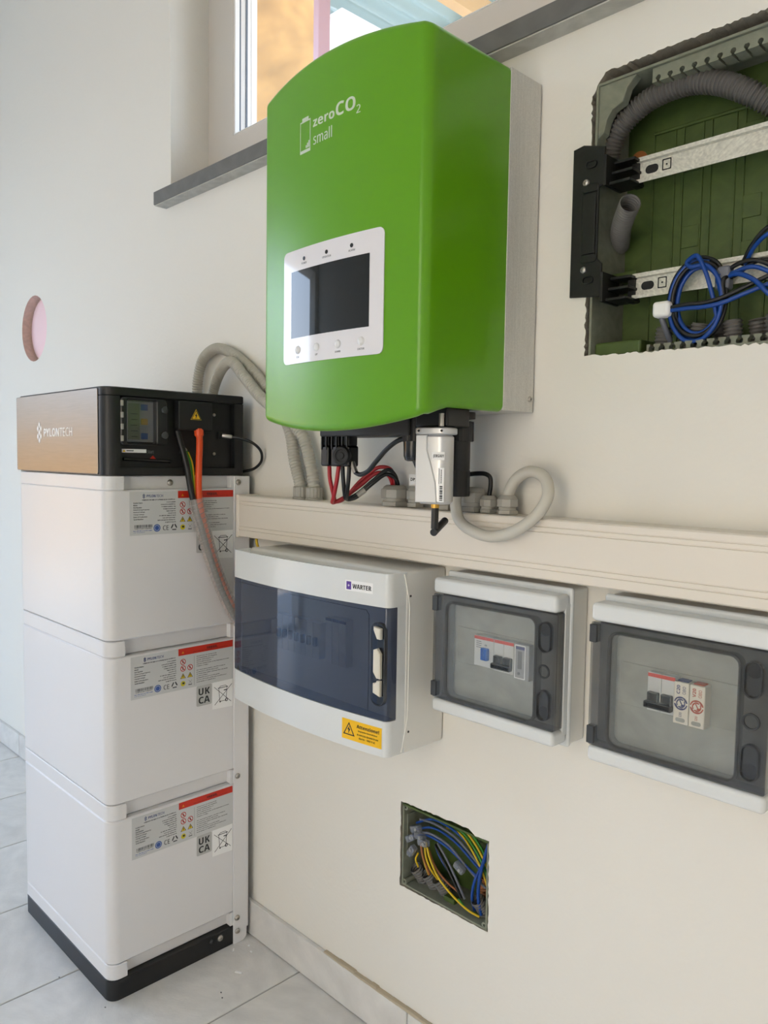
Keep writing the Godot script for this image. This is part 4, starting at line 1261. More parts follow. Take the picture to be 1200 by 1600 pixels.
# ------------------------------------------------------------------ plugs and leads under the inverter
func ribbed(x: float, z: float, y0: float, y1: float, r: float, ribs: int, depth: float) -> G:
	var q := PackedVector2Array()
	for k in ribs * 2:
		var rad := r if k % 2 == 0 else r - depth
		q.append(Vector2(x, -z) + Vector2.from_angle(TAU * (k - 0.3) / (ribs * 2)) * rad)
		q.append(Vector2(x, -z) + Vector2.from_angle(TAU * (k + 0.3) / (ribs * 2)) * rad)
	return G.new().extrude(q, y0, y1, 0.001, face_up(0))
func build_under_inverter() -> void:
	# solar plugs
	for k in 3:
		var x := 0.3945 + 0.0265 * k
		var t := thing("solar_plug", ["black solar plug under the inverter, nearest its left corner", "black solar plug under the inverter, between two others", "black solar plug with a round cap under the inverter"][k], "plug", Vector3(x, 1.076, 0.12))
		part(t, "body", G.new().rbox(Vector3(x - 0.0105, 1.0765, 0.108), Vector3(x + 0.0105, 1.1120, 0.132), 0.004, 2), M.black_gloss)
		part(t, "socket", G.new().rbox(Vector3(x - 0.0085, 1.1115, 0.110), Vector3(x + 0.0085, 1.1330, 0.130), 0.002, 2), M.black_plastic)
		for s in [-1, 1]: part(t, "clip", G.new().rbox(Vector3(x + s * 0.0060 - 0.0015, 1.1050, 0.1300), Vector3(x + s * 0.0060 + 0.0015, 1.1360, 0.1335), 0.0008, 1), M.black_gloss)
		if k == 2:
			part(t, "round_cap", G.new().lathe([Vector2(0.0165, 0), Vector2(0.0165, 0.006), Vector2(0.014, 0.009), Vector2(0.0105, 0.009), Vector2(0.0095, 0.0075), Vector2(0.006, 0.0075), Vector2(0.005, 0.009), Vector2(0, 0.009)], Vector3(x - 0.004, 1.095, 0.131), Vector3(0.35, 0, 1), 24), M.black_plastic)
	# black gland that feeds the battery lead
	var t := thing("lead_gland", "black screw gland under the inverter behind the silver data stick", "gland", Vector3(0.592, 1.088, 0.115))
	part(t, "nut", ribbed(0.592, 0.115, 1.118, 1.168, 0.0185, 10, 0.0012), M.black_plastic)
	part(t, "dome", G.new().lathe([Vector2(0.010, 0), Vector2(0.0145, 0.002), Vector2(0.0165, 0.008), Vector2(0.0170, 0.031)], Vector3(0.592, 1.0875, 0.115), Vector3.UP, 20), M.black_gloss)
	t = thing("communication_block", "black socket block under the inverter above the silver data stick", "socket", Vector3(0.665, 1.137, 0.14))
	part(t, "block", G.new().rbox(Vector3(0.640, 1.1375, 0.115), Vector3(0.703, 1.1655, 0.165), 0.003, 1), M.black_plastic)
	part(t, "pin", G.new().lathe([Vector2(0.004, 0), Vector2(0.004, 0.018)], Vector3(0.695, 1.138, 0.168), Vector3.UP, 10), M.steel)
	# round mains plug with the white loop
	t = thing("mains_plug", "round black mains plug hanging under the inverter, holding the white cable", "plug", Vector3(0.641, 1.033, 0.068))
	part(t, "flange", G.new().lathe([Vector2(0.020, 0), Vector2(0.0265, 0), Vector2(0.0265, 0.010), Vector2(0.022, 0.014)], Vector3(0.641, 1.154, 0.068), Vector3.UP, 24), M.black_plastic)
	part(t, "lock_ring", ribbed(0.641, 0.068, 1.119, 1.150, 0.0245, 9, 0.0016), M.black_plastic)
	part(t, "sleeve", G.new().lathe([Vector2(0.0185, 0), Vector2(0.0195, 0.002), Vector2(0.0195, 0.046), Vector2(0.0185, 0.047)], Vector3(0.641, 1.074, 0.068), Vector3.UP, 24), M.black_plastic)
	part(t, "clamp_nut", ribbed(0.641, 0.068, 1.034, 1.075, 0.0200, 8, 0.0012), M.black_plastic)
	single("mains_cable", wire([Vector3(0.641, 1.040, 0.068), Vector3(0.640, 1.022, 0.069), Vector3(0.652, 0.998, 0.074), Vector3(0.684, 0.983, 0.079), Vector3(0.722, 0.978, 0.081), Vector3(0.760, 0.989, 0.077), Vector3(0.790, 1.014, 0.066), Vector3(0.800, 1.041, 0.055), Vector3(0.787, 1.066, 0.044), Vector3(0.756, 1.075, 0.036), Vector3(0.728, 1.064, 0.031), Vector3(0.712, 1.042, 0.0285), Vector3(0.710, 1.025, 0.0285)], 0.0088, 14), M.white_cable, "thick white cable making a loop in front of the trunking", "cable")
	# silver data stick and its antenna
	t = thing("data_stick", "silver data logger stick hanging under the inverter", "data logger", Vector3(0.674, 1.026, 0.155))
	var T := Transform3D(Basis(Vector3.UP, 0.30), Vector3(0.674, 0, 0.155))
	var F := T * face_up(0)
	var stick := part(t, "body", G.new().extrude(rr(0.050, 0.036, 0.014, Vector2.ZERO, 6), 1.0265, 1.127, 0.004, F), M.dongle)
	part(t, "collar", G.new().extrude(rr(0.058, 0.044, 0.016, Vector2.ZERO, 6), 1.1265, 1.1365, 0.0015, F), M.dongle)
	for s in [-1, 1]: part(t, "collar_screw", G.new().lathe([Vector2(0.0018, 0), Vector2(0.0018, 0.0008), Vector2(0, 0.0008)], T * Vector3(0.018 * s, 1.1315, 0.0218), T.basis * Vector3(0, 0, 1), 10), M.black_gloss)
	var ridge := PackedVector2Array([Vector2(-0.0235, 1.0285), Vector2(0.011, 1.0285), Vector2(0.0085, 1.058), Vector2(0.000, 1.088), Vector2(-0.0055, 1.104), Vector2(-0.0055, 1.126), Vector2(-0.0235, 1.126)])
	part(t, "raised_face", G.new().extrude(ridge, 0.010, 0.0200, 0.0012, T), M.dongle)
	var lb := part(stick, "label", G.new().box(Vector3(0.0125, 1.030, 0.0178), Vector3(0.0215, 1.079, 0.0184)), M.print_white)
	lb.transform = T
	lb.position -= Vector3.ZERO
	var g := G.new()
	g.box(Vector3(0.0135, 1.056, 0.0184), Vector3(0.0142, 1.078, 0.0186))
	for k in 9: g.box(Vector3(0.0150, 1.032 + 0.0024 * k, 0.0184), Vector3(0.0195, 1.0332 + 0.0024 * k + 0.0004 * (k % 3), 0.0186))
	for k in 8: g.box(Vector3(0.0165, 1.057 + 0.0025 * k, 0.0184), Vector3(0.0178, 1.0588 + 0.0025 * k, 0.0186))
	part(lb, "print", g, M.print_black)
	lb = part(stick, "name_label", G.new().box(Vector3(0.0020, 1.090, 0.0178), Vector3(0.0215, 1.1015, 0.0184)), M.print_white)
	lb.transform = T
	part(lb, "lettering", letters("(ERGA01", 0.0165, 0.0050, true, on_z(0.0040, 1.0930, 0.0184)), M.print_black)
	part(t, "antenna_base", G.new().lathe([Vector2(0.0062, 0), Vector2(0.0062, 0.006)], Vector3(0.676, 1.0205, 0.157), Vector3.UP, 12), M.brass)
	part(t, "antenna_stem", G.new().tube(PackedVector3Array([Vector3(0.676, 1.022, 0.157), Vector3(0.6765, 0.990, 0.158)]), 0.0055, 12), M.black_plastic)
	part(t, "antenna_rod", G.new().tube(PackedVector3Array([Vector3(0.6785, 0.9850, 0.162), Vector3(0.656, 0.9985, 0.112)]), 0.0056, 12), M.black_plastic)
	# leads
	var r := 0.0036
	single("solar_lead", wire([Vector3(0.3945, 1.080, 0.12), Vector3(0.3955, 1.055, 0.119), Vector3(0.3960, 1.030, 0.112), Vector3(0.3880, 1.014, 0.098), Vector3(0.395, 1.0185, 0.086), Vector3(0.420, 1.052, 0.068), Vector3(0.450, 1.076, 0.052), Vector3(0.466, 1.072, 0.040), Vector3(0.468, 1.045, 0.031), Vector3(0.468, 1.030, 0.030)], r), M.red_cable, "red solar lead from the leftmost plug, upper one in its arch", "cable")
	single("solar_lead", wire([Vector3(0.4200, 1.080, 0.12), Vector3(0.4160, 1.052, 0.121), Vector3(0.4020, 1.022, 0.116), Vector3(0.3890, 1.0125, 0.106), Vector3(0.3990, 1.0200, 0.092), Vector3(0.424, 1.044, 0.072), Vector3(0.448, 1.066, 0.055), Vector3(0.462, 1.062, 0.042), Vector3(0.463, 1.042, 0.031), Vector3(0.463, 1.030, 0.030)], r), M.red_cable, "red solar lead from the middle plug, lower one in its arch", "cable")
	single("solar_lead", wire([Vector3(0.4265, 1.082, 0.118), Vector3(0.4270, 1.055, 0.116), Vector3(0.4220, 1.030, 0.108), Vector3(0.4130, 1.020, 0.096), Vector3(0.424, 1.027, 0.084), Vector3(0.448, 1.052, 0.066), Vector3(0.468, 1.072, 0.048), Vector3(0.474, 1.060, 0.036), Vector3(0.4715, 1.042, 0.030), Vector3(0.471, 1.028, 0.029)], r), M.black_cable, "black solar lead, upper one in its arch", "cable")
	var lead := thing("solar_lead", "black solar lead with a grey crimp, bending low over the trunking", "cable", Vector3(0.447, 1.02, 0.118))
	part(lead, "core", wire([Vector3(0.4470, 1.082, 0.12), Vector3(0.4440, 1.056, 0.119), Vector3(0.4330, 1.032, 0.112), Vector3(0.4200, 1.0195, 0.100), Vector3(0.4280, 1.0225, 0.088), Vector3(0.450, 1.048, 0.068), Vector3(0.466, 1.064, 0.050), Vector3(0.476, 1.056, 0.037), Vector3(0.4750, 1.042, 0.030), Vector3(0.475, 1.028, 0.029)], r), M.black_cable)
	part(lead, "crimp", wire([Vector3(0.4310, 1.0262, 0.0855), Vector3(0.4400, 1.0365, 0.0765)], 0.0048), M.gland)
	lead = thing("battery_lead", "black lead with a bright sleeve, swinging from the black gland to the solar plugs", "cable", Vector3(0.5, 1.06, 0.118))
	part(lead, "core", wire([Vector3(0.592, 1.124, 0.118), Vector3(0.568, 1.121, 0.122), Vector3(0.540, 1.107, 0.122), Vector3(0.514, 1.086, 0.122), Vector3(0.494, 1.070, 0.121), Vector3(0.474, 1.0640, 0.121), Vector3(0.462, 1.069, 0.121), Vector3(0.456, 1.082, 0.121)], 0.0040), M.black_cable)
	part(lead, "sleeve", wire([Vector3(0.4645, 1.0665, 0.1215), Vector3(0.4555, 1.0840, 0.1215)], 0.0046), M.steel)
	single("earth_lead", wire([Vector3(0.592, 1.092, 0.115), Vector3(0.600, 1.072, 0.108), Vector3(0.612, 1.055, 0.085), Vector3(0.600, 1.045, 0.050), Vector3(0.588, 1.040, 0.030)], 0.0042), M.black_cable, "black lead dropping from the black gland behind the silver data stick", "cable")
	single("signal_lead", wire([Vector3(0.6215, 1.166, 0.130), Vector3(0.6240, 1.145, 0.132), Vector3(0.6230, 1.120, 0.126), Vector3(0.610, 1.085, 0.090), Vector3(0.595, 1.050, 0.035), Vector3(0.590, 1.035, 0.029)], 0.0036), M.red_cable, "red lead running down beside the silver data stick's collar", "cable")
	single("data_lead", wire([Vector3(0.628, 1.066, 0.045), Vector3(0.650, 1.0695, 0.034), Vector3(0.668, 1.0690, 0.030), Vector3(0.6755, 1.064, 0.029), Vector3(0.6765, 1.052, 0.0285), Vector3(0.6730, 1.030, 0.0285)], 0.0036), M.black_cable, "thin black data lead bent into the smallest gland", "cable")
	# flexible conduits between tower and trunking
	single("flexible_conduit", conduit([Vector3(0.199, 1.028, 0.026), Vector3(0.176, 1.084, 0.026), Vector3(0.158, 1.142, 0.024), Vector3(0.118, 1.196, 0.022), Vector3(0.066, 1.240, 0.018), Vector3(0.004, 1.283, 0.017), Vector3(-0.060, 1.318, 0.016), Vector3(-0.132, 1.337, 0.016), Vector3(-0.188, 1.316, 0.016), Vector3(-0.210, 1.270, 0.016), Vector3(-0.214, 1.200, 0.016), Vector3(-0.214, 1.10, 0.016)], 0.0125, 0.0062), M.conduit, "ribbed beige conduit with the higher arch behind the black controller", "conduit")
	single("flexible_conduit", conduit([Vector3(0.240, 1.028, 0.026), Vector3(0.226, 1.084, 0.027), Vector3(0.204, 1.138, 0.032), Vector3(0.150, 1.178, 0.044), Vector3(0.080, 1.219, 0.046), Vector3(0.026, 1.260, 0.045), Vector3(-0.026, 1.296, 0.044), Vector3(-0.064, 1.289, 0.040), Vector3(-0.118, 1.258, 0.026), Vector3(-0.150, 1.220, 0.017), Vector3(-0.160, 1.16, 0.016), Vector3(-0.160, 1.10, 0.016)], 0.0125, 0.0062), M.conduit, "ribbed beige conduit with the lower arch behind the black controller", "conduit")
	for k in 2:
		var x := 0.1985 + 0.0410 * k
		t = thing("conduit_fitting", ["beige conduit fitting on the trunking, nearer the battery tower", "beige conduit fitting on the trunking, farther from the battery tower"][k], "conduit fitting", Vector3(x, 1.0082, 0.026))
		part(t, "sleeve", ribbed(x, 0.026, 1.0120, 1.0330, 0.0165, 14, 0.0008), M.gland)
		part(t, "foot_ring", G.new().lathe([Vector2(0.0175, 0), Vector2(0.0175, 0.0038), Vector2(0.014, 0.0044)], Vector3(x, 1.0082, 0.026), Vector3.UP, 20), M.gland)

# ------------------------------------------------------------------ leads on the battery tower
func build_tower_cables() -> void:
	var t := thing("power_cable", "orange battery cable leaving the black controller's cable cover", "cable", Vector3(0.02, 1.0, 0.15))
	part(t, "core", wire([Vector3(0.010, 1.146, 0.146), Vector3(0.016, 1.120, 0.148), Vector3(0.020, 1.075, 0.152), Vector3(0.023, 1.020, 0.1545), Vector3(0.025, 0.985, 0.152), Vector3(0.026, 0.945, 0.143), Vector3(0.026, 0.881, 0.123), Vector3(0.028, 0.806, 0.094), Vector3(0.034, 0.752, 0.068), Vector3(0.050, 0.70, 0.040)], 0.0068, 12), M.orange_cable)
	part(t, "boot", G.new().lathe([Vector2(0.0070, 0), Vector2(0.0095, 0.004), Vector2(0.0095, 0.014)], Vector3(0.0125, 1.130, 0.1468), Vector3(-0.2, 1, -0.05), 14), M.orange_cable)
	single("power_cable", wire([Vector3(0.002, 1.140, 0.191), Vector3(0.012, 1.110, 0.187), Vector3(0.018, 1.070, 0.179), Vector3(0.021, 1.020, 0.171), Vector3(0.024, 0.985, 0.164), Vector3(0.031, 0.945, 0.154), Vector3(0.033, 0.881, 0.134), Vector3(0.036, 0.806, 0.106), Vector3(0.042, 0.752, 0.080), Vector3(0.058, 0.70, 0.050)], 0.0062, 12), M.black_cable, "black battery cable next to the orange one", "cable")
	t = thing("earth_cable", "green and yellow earth wire behind the orange battery cable", "cable", Vector3(0.008, 1.03, 0.165))
	part(t, "green_half", wire([Vector3(0.001, 1.100, 0.171), Vector3(0.008, 1.078, 0.166), Vector3(0.012, 1.050, 0.164), Vector3(0.016, 1.010, 0.163)], 0.0042), M.green_wire)
	part(t, "yellow_stripe", wire([Vector3(0.004, 1.098, 0.168), Vector3(0.011, 1.077, 0.163), Vector3(0.015, 1.050, 0.161), Vector3(0.018, 1.010, 0.160)], 0.0022), M.yellow_wire)
	# clear spiral wrap round both
	var p := resample(path([Vector3(0.0235, 1.004, 0.1610), Vector3(0.0255, 0.965, 0.1535), Vector3(0.0285, 0.920, 0.1410), Vector3(0.0300, 0.862, 0.1225), Vector3(0.0325, 0.806, 0.1000), Vector3(0.0380, 0.754, 0.0745), Vector3(0.0500, 0.715, 0.0520)], 16), 0.0018)
	t = thing("spiral_wrap", "clear spiral wrap holding the orange and black battery cables together", "cable wrap", Vector3(0.03, 0.72, 0.1))
	part(t, "sleeve", G.new().tube(p, 0.0150, 16, 0.0, 0.0, false), M.wrap)
	for k in range(5, p.size() - 1, 6):
		var d := (p[k + 1] - p[k - 1]).normalized()
		part(t, "turn_edge", G.new().lathe([Vector2(0.0150, -0.0006), Vector2(0.0153, 0.0), Vector2(0.0150, 0.0006)], p[k], (d + Vector3(0, 0.0, -0.25)).normalized(), 18), M.print_grey)
	# link lead
	t = thing("link_lead", "thin black lead with a metal plug looping out of the controller's side", "cable", Vector3(0.02, 1.06, 0.06))
	part(t, "core", wire([Vector3(0.010, 1.1330, 0.072), Vector3(0.026, 1.1300, 0.056), Vector3(0.042, 1.1200, 0.034), Vector3(0.046, 1.1020, 0.016), Vector3(0.040, 1.0820, 0.011), Vector3(0.022, 1.0660, 0.016), Vector3(-0.005, 1.0590, 0.026), Vector3(-0.030, 1.058, 0.028)], 0.0030), M.black_cable)
	part(t, "plug", G.new().lathe([Vector2(0.0, 0), Vector2(0.0042, 0), Vector2(0.0046, 0.003), Vector2(0.0046, 0.018), Vector2(0.0034, 0.021)], Vector3(0.0005, 1.1352, 0.0835), Vector3(0.55, -0.10, -0.62), 14), M.steel)
	single("earth_wire", wire([Vector3(0.050, 0.923, 0.030), Vector3(0.0505, 0.905, 0.029), Vector3(0.058, 0.890, 0.026), Vector3(0.075, 0.87, 0.02), Vector3(0.10, 0.85, 0.015)], 0.003), M.yellow_wire, "short yellow wire between trunking and large switch box", "wire")

# ------------------------------------------------------------------ flush panel, upper right
func keyhole_strip(x0: float, x1: float, y0: float, y1: float, n: int, r: float, up: bool) -> PackedVector2Array:
	# a strip with n keyhole notches along one edge
	var q := PackedVector2Array([Vector2(x0, y0), Vector2(x1, y0), Vector2(x1, y1)])
	for k in range(n - 1, -1, -1):
		var cx := lerpf(x0, x1, (k + 0.5) / n)
		q.append(Vector2(cx + r * 0.5, y1))
		for j in 9: q.append(Vector2(cx, y1 - r * 1.35) + Vector2.from_angle(PI / 2 - 0.5 - (TAU - 1.0) * j / 8.0) * r)
		q.append(Vector2(cx - r * 0.5, y1))
	q.append(Vector2(x0, y1))
	if not up:
		for k in q.size(): q[k].y = y0 + y1 - q[k].y
	return q
func build_flush_panel() -> void:
	var t := thing("flush_panel", "green plastic distribution panel sunk into the wall at the upper right", "electrical panel", Vector3(1.08, 1.245, -0.09))
	var x0 := 0.8235
	var x1 := 1.335
	var y0 := 1.2375
	var y1 := 1.6210
	part(t, "back_panel", G.new().box(Vector3(x0, y0, -0.094), Vector3(x1, y1, -0.090)), M.box_green)
	part(t, "left_side", G.new().rbox(Vector3(x0, y0, -0.091), Vector3(x0 + 0.004, y1, -0.001), 0.001, 1), M.dust_green)
	part(t, "right_side", G.new().box(Vector3(x1 - 0.004, y0, -0.091), Vector3(x1, y1, -0.001)), M.dust_green)
	part(t, "top_side", G.new().rbox(Vector3(x0, y1 - 0.004, -0.091), Vector3(x1, y1, -0.001), 0.001, 1), M.dust_green)
	part(t, "bottom_side", G.new().rbox(Vector3(x0, y0, -0.091), Vector3(x1, y0 + 0.004, -0.001), 0.001, 1), M.dust_green)
	# moulded corner gusset and combs
	var gs := PackedVector2Array([Vector2(x0 + 0.003, y1 - 0.003), Vector2(x0 + 0.003, y1 - 0.075), Vector2(x0 + 0.012, y1 - 0.068), Vector2(x0 + 0.016, y1 - 0.052), Vector2(x0 + 0.024, y1 - 0.040), Vector2(x0 + 0.040, y1 - 0.034), Vector2(x0 + 0.046, y1 - 0.016), Vector2(x0 + 0.060, y1 - 0.003)])
	part(t, "corner_gusset", G.new().extrude(gs, -0.020, -0.004, 0.001), M.dust_green)
	part(t, "top_comb", G.new().extrude(keyhole_strip(0.905, 1.085, 1.5985, y1 - 0.003, 11, 0.0036, false), -0.030, -0.006, 0.0), M.dust_green)
	part(t, "bottom_comb", G.new().extrude(keyhole_strip(0.912, 1.072, y0 + 0.001, y0 + 0.0135, 11, 0.0048, true), -0.016, -0.004, 0.0), M.dust_green)
	part(t, "bottom_ledge", G.new().rbox(Vector3(0.828, y0 + 0.003, -0.06), Vector3(0.900, y0 + 0.024, -0.010), 0.004, 1), M.box_green)
	for x in [0.868, 0.900, 0.912, 0.940, 0.952, 0.985, 0.997, 1.030, 1.042, 1.075, 1.100, 1.140, 1.18]:
		part(t, "rib", G.new().rbox(Vector3(x, y0 + 0.02, -0.0905), Vector3(x + 0.0022, y1 - 0.055, -0.0875), 0.0008, 1), M.box_green)
	for p in [[0.915, 1.395], [0.915, 1.335], [0.998, 1.420], [0.998, 1.360], [0.915, 1.500], [0.998, 1.515]]:
		part(t, "knock_out", G.new().rbox(Vector3(p[0], p[1], -0.0905), Vector3(p[0] + 0.0245, p[1] + 0.030, -0.0880), 0.0008, 1), M.box_green)
	part(t, "top_rib", G.new().rbox(Vector3(0.868, y1 - 0.058, -0.0905), Vector3(1.20, y1 - 0.053, -0.0860), 0.002, 1), M.box_green)
	part(t, "side_ledge", G.new().rbox(Vector3(0.826, 1.36, -0.090), Vector3(0.868, 1.366, -0.050), 0.001, 1), M.box_green)
	part(t, "orange_knock_out", G.new().lathe([Vector2(0.013, 0), Vector2(0.013, 0.002), Vector2(0, 0.002)], Vector3(0.846, 1.535, -0.0895), Vector3(0, 0, 1), 18), M.brown_wire)  # browner than its orange: the shadow in the panel is put into the colour
	# black bracket that carries the rails
	var b := thing("rail_bracket", "black plastic bracket screwed over the left edge of the green panel", "bracket", Vector3(0.82, 1.32, 0.0))
	var pl := PackedVector2Array([Vector2(0.7935, 1.3285), Vector2(0.7935, 1.5365), Vector2(0.8100, 1.5395), Vector2(0.8440, 1.5300), Vector2(0.8440, 1.4800), Vector2(0.8360, 1.4760), Vector2(0.8360, 1.3780), Vector2(0.8440, 1.3700), Vector2(0.8440, 1.3235)])
	part(b, "plate", G.new().extrude(pl, 0.0008, 0.0058, 0.0012), M.bracket)
	part(b, "channel", G.new().rbox(Vector3(0.8120, 1.385, 0.005), Vector3(0.8340, 1.470, 0.0085), 0.002, 1), M.bracket)
	for y in [1.4975, 1.337]:
		part(b, "arm", G.new().rbox(Vector3(0.8420, y - 0.021, -0.042), Vector3(0.8470, y + 0.021, 0.0055), 0.0012, 1), M.bracket)
		for k in 3: part(b, "arm_rib", G.new().rbox(Vector3(0.8430, y - 0.019 + 0.0155 * k, -0.046), Vector3(0.8780, y - 0.015 + 0.0155 * k, -0.004 - 0.006 * k), 0.001, 1), M.bracket)
		part(b, "arm_end", G.new().rbox(Vector3(0.8640, y - 0.020, -0.0480), Vector3(0.8760, y + 0.020, -0.0330), 0.002, 1), M.bracket)
		part(b, "slot", G.new().frame(rr(0.018, 0.011, 0.005, Vector2(0.8240, y + 0.012)), rr(0.014, 0.007, 0.0034, Vector2(0.8240, y + 0.012)), 0.0055, 0.0085, 0.0006), M.bracket)
		part(b, "boss", G.new().extrude(rr(0.026, 0.012, 0.005, Vector2(0.8240, 1.477 if y > 1.4 else 1.379)), 0.0055, 0.0080, 0.001), M.bracket)
	for y in [1.4855, 1.3640]: screw(b, "screw", Vector3(0.8165, y, 0.0058), Vector3(0, 0, 1), 0.0050, M.steel)
	# two top-hat rails
	for k in 2:
		var y: float = [1.4805, 1.3215][k]
		var r := thing("top_hat_rail", ["galvanised rail across the green panel, the upper one", "galvanised rail across the green panel behind the wires, the lower one"][k], "rail", Vector3(1.1, y, -0.035), "galvanised rails in the green panel")
		var q := PackedVector2Array([Vector2(0.0300, y), Vector2(0.0300, y + 0.0050), Vector2(0.0360, y + 0.0058), Vector2(0.0360, y + 0.0282), Vector2(0.0300, y + 0.0290), Vector2(0.0300, y + 0.0345), Vector2(0.0315, y + 0.0345), Vector2(0.0315, y + 0.0302), Vector2(0.0375, y + 0.0296), Vector2(0.0375, y + 0.0046), Vector2(0.0315, y + 0.0040), Vector2(0.0315, y)])
		part(r, "profile", G.new().extrude(q, 0.873, 1.325, 0.0, face_x(0)), M.galvanised)
		for j in 3: part(r, "slot", G.new().extrude(rr(0.019, 0.0115, 0.0055, Vector2(0.8935 + 0.17 * j, y + 0.0170)), -0.0361, -0.0357), M.black_matt)
		for j in 3:
			var sq := part(r, "square_hole", G.new().frame(rr(0.0130, 0.0150, 0.001, Vector2(0.9150 + 0.17 * j, y + 0.0180)), rr(0.0100, 0.0120, 0.001, Vector2(0.9150 + 0.17 * j, y + 0.0180)), -0.0361, -0.0356), M.black_matt)
			part(sq, "pin", G.new().lathe([Vector2(0.0013, 0), Vector2(0.0013, 0.0006), Vector2(0, 0.0006)], Vector3(0.9150 + 0.17 * j, y + 0.0180, -0.0360), Vector3(0, 0, 1), 8), M.black_matt)
	# conduits in the panel
	single("panel_conduit", conduit([Vector3(0.822, 1.500, -0.052), Vector3(0.824, 1.532, -0.042), Vector3(0.836, 1.559, -0.037), Vector3(0.861, 1.580, -0.035), Vector3(0.890, 1.592, -0.034), Vector3(0.920, 1.596, -0.034), Vector3(0.950, 1.594, -0.034), Vector3(0.985, 1.582, -0.034), Vector3(1.018, 1.562, -0.037), Vector3(1.050, 1.538, -0.052), Vector3(1.080, 1.510, -0.070), Vector3(1.100, 1.470, -0.076)], 0.0155, 0.0056, 0.20, 18), M.dark_conduit, "grey corrugated conduit arching along the top of the green panel", "conduit")
	single("panel_conduit", conduit([Vector3(0.826, 1.4135, -0.075), Vector3(0.838, 1.4185, -0.055), Vector3(0.852, 1.4250, -0.032), Vector3(0.871, 1.4330, -0.008), Vector3(0.8890, 1.4410, 0.012)], 0.0145, 0.0050, 0.14, 20), M.dark_conduit, "open-ended grey corrugated conduit sticking out beside the black bracket", "conduit")
	for k in 8:
		var x := 0.922 + 0.0240 * k
		var z := -0.030 - 0.022 * (k % 2)
		var lean := Vector3(rng.randf_range(-0.006, 0.010), 0.026, rng.randf_range(0.0, 0.008))
		single("floor_conduit", conduit([Vector3(x, 1.2430, z), Vector3(x, 1.250, z), Vector3(x, 1.252, z) + lean * 0.6, Vector3(x, 1.250, z) + lean], 0.0118, 0.0050, 0.16, 16), M.dark_conduit, "grey conduit end at the foot of the green panel, number %s from the left" % ["one", "two", "three", "four", "five", "six", "seven", "eight"][k], "conduit", "conduit ends in the green panel")
	# coiled and crossing leads
	var coil := func(cx: float, cy: float, rx: float, ry: float, z: float, a0: float, turns: float, tail: Array) -> Array:
		var q := []
		var n := int(turns * 10)
		for k in n + 1:
			var a := a0 + TAU * turns * k / n
			var f := 1.0 + 0.10 * sin(a * 0.5)
			q.append(Vector3(cx + cos(a) * rx * f, cy + sin(a) * ry * f, z + 0.010 * k / n))
		q.append_array(tail)
		return q
	single("coiled_wire", wire(coil.call(0.977, 1.303, 0.031, 0.046, -0.020, 0.6, 2.0, [Vector3(1.015, 1.330, -0.012), Vector3(1.045, 1.335, -0.010), Vector3(1.080, 1.318, -0.015), Vector3(1.14, 1.30, -0.03), Vector3(1.22, 1.285, -0.045), Vector3(1.330, 1.28, -0.060)]), 0.0029), M.blue_wire, "outer blue wire of the coil hanging in the green panel", "wire")
	single("coiled_wire", wire(coil.call(0.977, 1.302, 0.034, 0.049, -0.012, 1.2, 1.1, [Vector3(0.964, 1.352, -0.004), Vector3(0.978, 1.358, 0.000), Vector3(0.990, 1.338, 0.001), Vector3(1.000, 1.305, -0.002), Vector3(1.003, 1.280, -0.010)]), 0.0029), M.blue_wire, "inner blue wire of the coil hanging in the green panel", "wire")
	single("coiled_wire", wire(coil.call(0.977, 1.304, 0.037, 0.051, -0.016, 0.4, 2.0, [Vector3(1.020, 1.328, -0.016), Vector3(1.050, 1.342, -0.014), Vector3(1.085, 1.335, -0.020), Vector3(1.14, 1.31, -0.030), Vector3(1.22, 1.292, -0.045), Vector3(1.330, 1.288, -0.060)]), 0.0029), M.black_cable, "black wire of the coil hanging in the green panel", "wire")
	single("panel_wire", wire([Vector3(0.944, 1.2965, -0.004), Vector3(0.965, 1.2975, -0.001), Vector3(0.990, 1.2965, 0.000), Vector3(1.012, 1.3005, -0.002), Vector3(1.035, 1.3100, -0.008), Vector3(1.075, 1.325, -0.015), Vector3(1.13, 1.330, -0.025), Vector3(1.23, 1.305, -0.045), Vector3(1.330, 1.297, -0.060)], 0.0029), M.black_cable, "black wire running right from the white cap in the green panel", "wire")
	single("panel_wire", wire([Vector3(0.944, 1.2930, -0.004), Vector3(0.968, 1.2925, -0.001), Vector3(0.992, 1.2915, 0.000), Vector3(1.015, 1.2945, -0.002), Vector3(1.038, 1.3030, -0.008), Vector3(1.078, 1.315, -0.015), Vector3(1.13, 1.320, -0.025), Vector3(1.23, 1.298, -0.040), Vector3(1.330, 1.292, -0.052)], 0.0029), M.blue_wire, "blue wire running right from the white cap in the green panel", "wire")
	single("panel_wire", wire([Vector3(1.006, 1.3300, -0.018), Vector3(1.022, 1.3400, -0.012), Vector3(1.045, 1.3430, -0.010), Vector3(1.070, 1.3320, -0.012), Vector3(1.12, 1.300, -0.020), Vector3(1.150, 1.262, -0.034), Vector3(1.155, 1.244, -0.040)], 0.0029), M.black_cable, "black wire arching over the lower rail in the green panel", "wire")
	single("panel_wire", wire([Vector3(1.006, 1.3240, -0.016), Vector3(1.026, 1.3290, -0.008), Vector3(1.050, 1.3170, -0.004), Vector3(1.068, 1.2980, -0.004), Vector3(1.105, 1.265, -0.020), Vector3(1.120, 1.244, -0.034)], 0.0031), M.blue_wire, "blue wire dropping to the right across the lower rail", "wire")
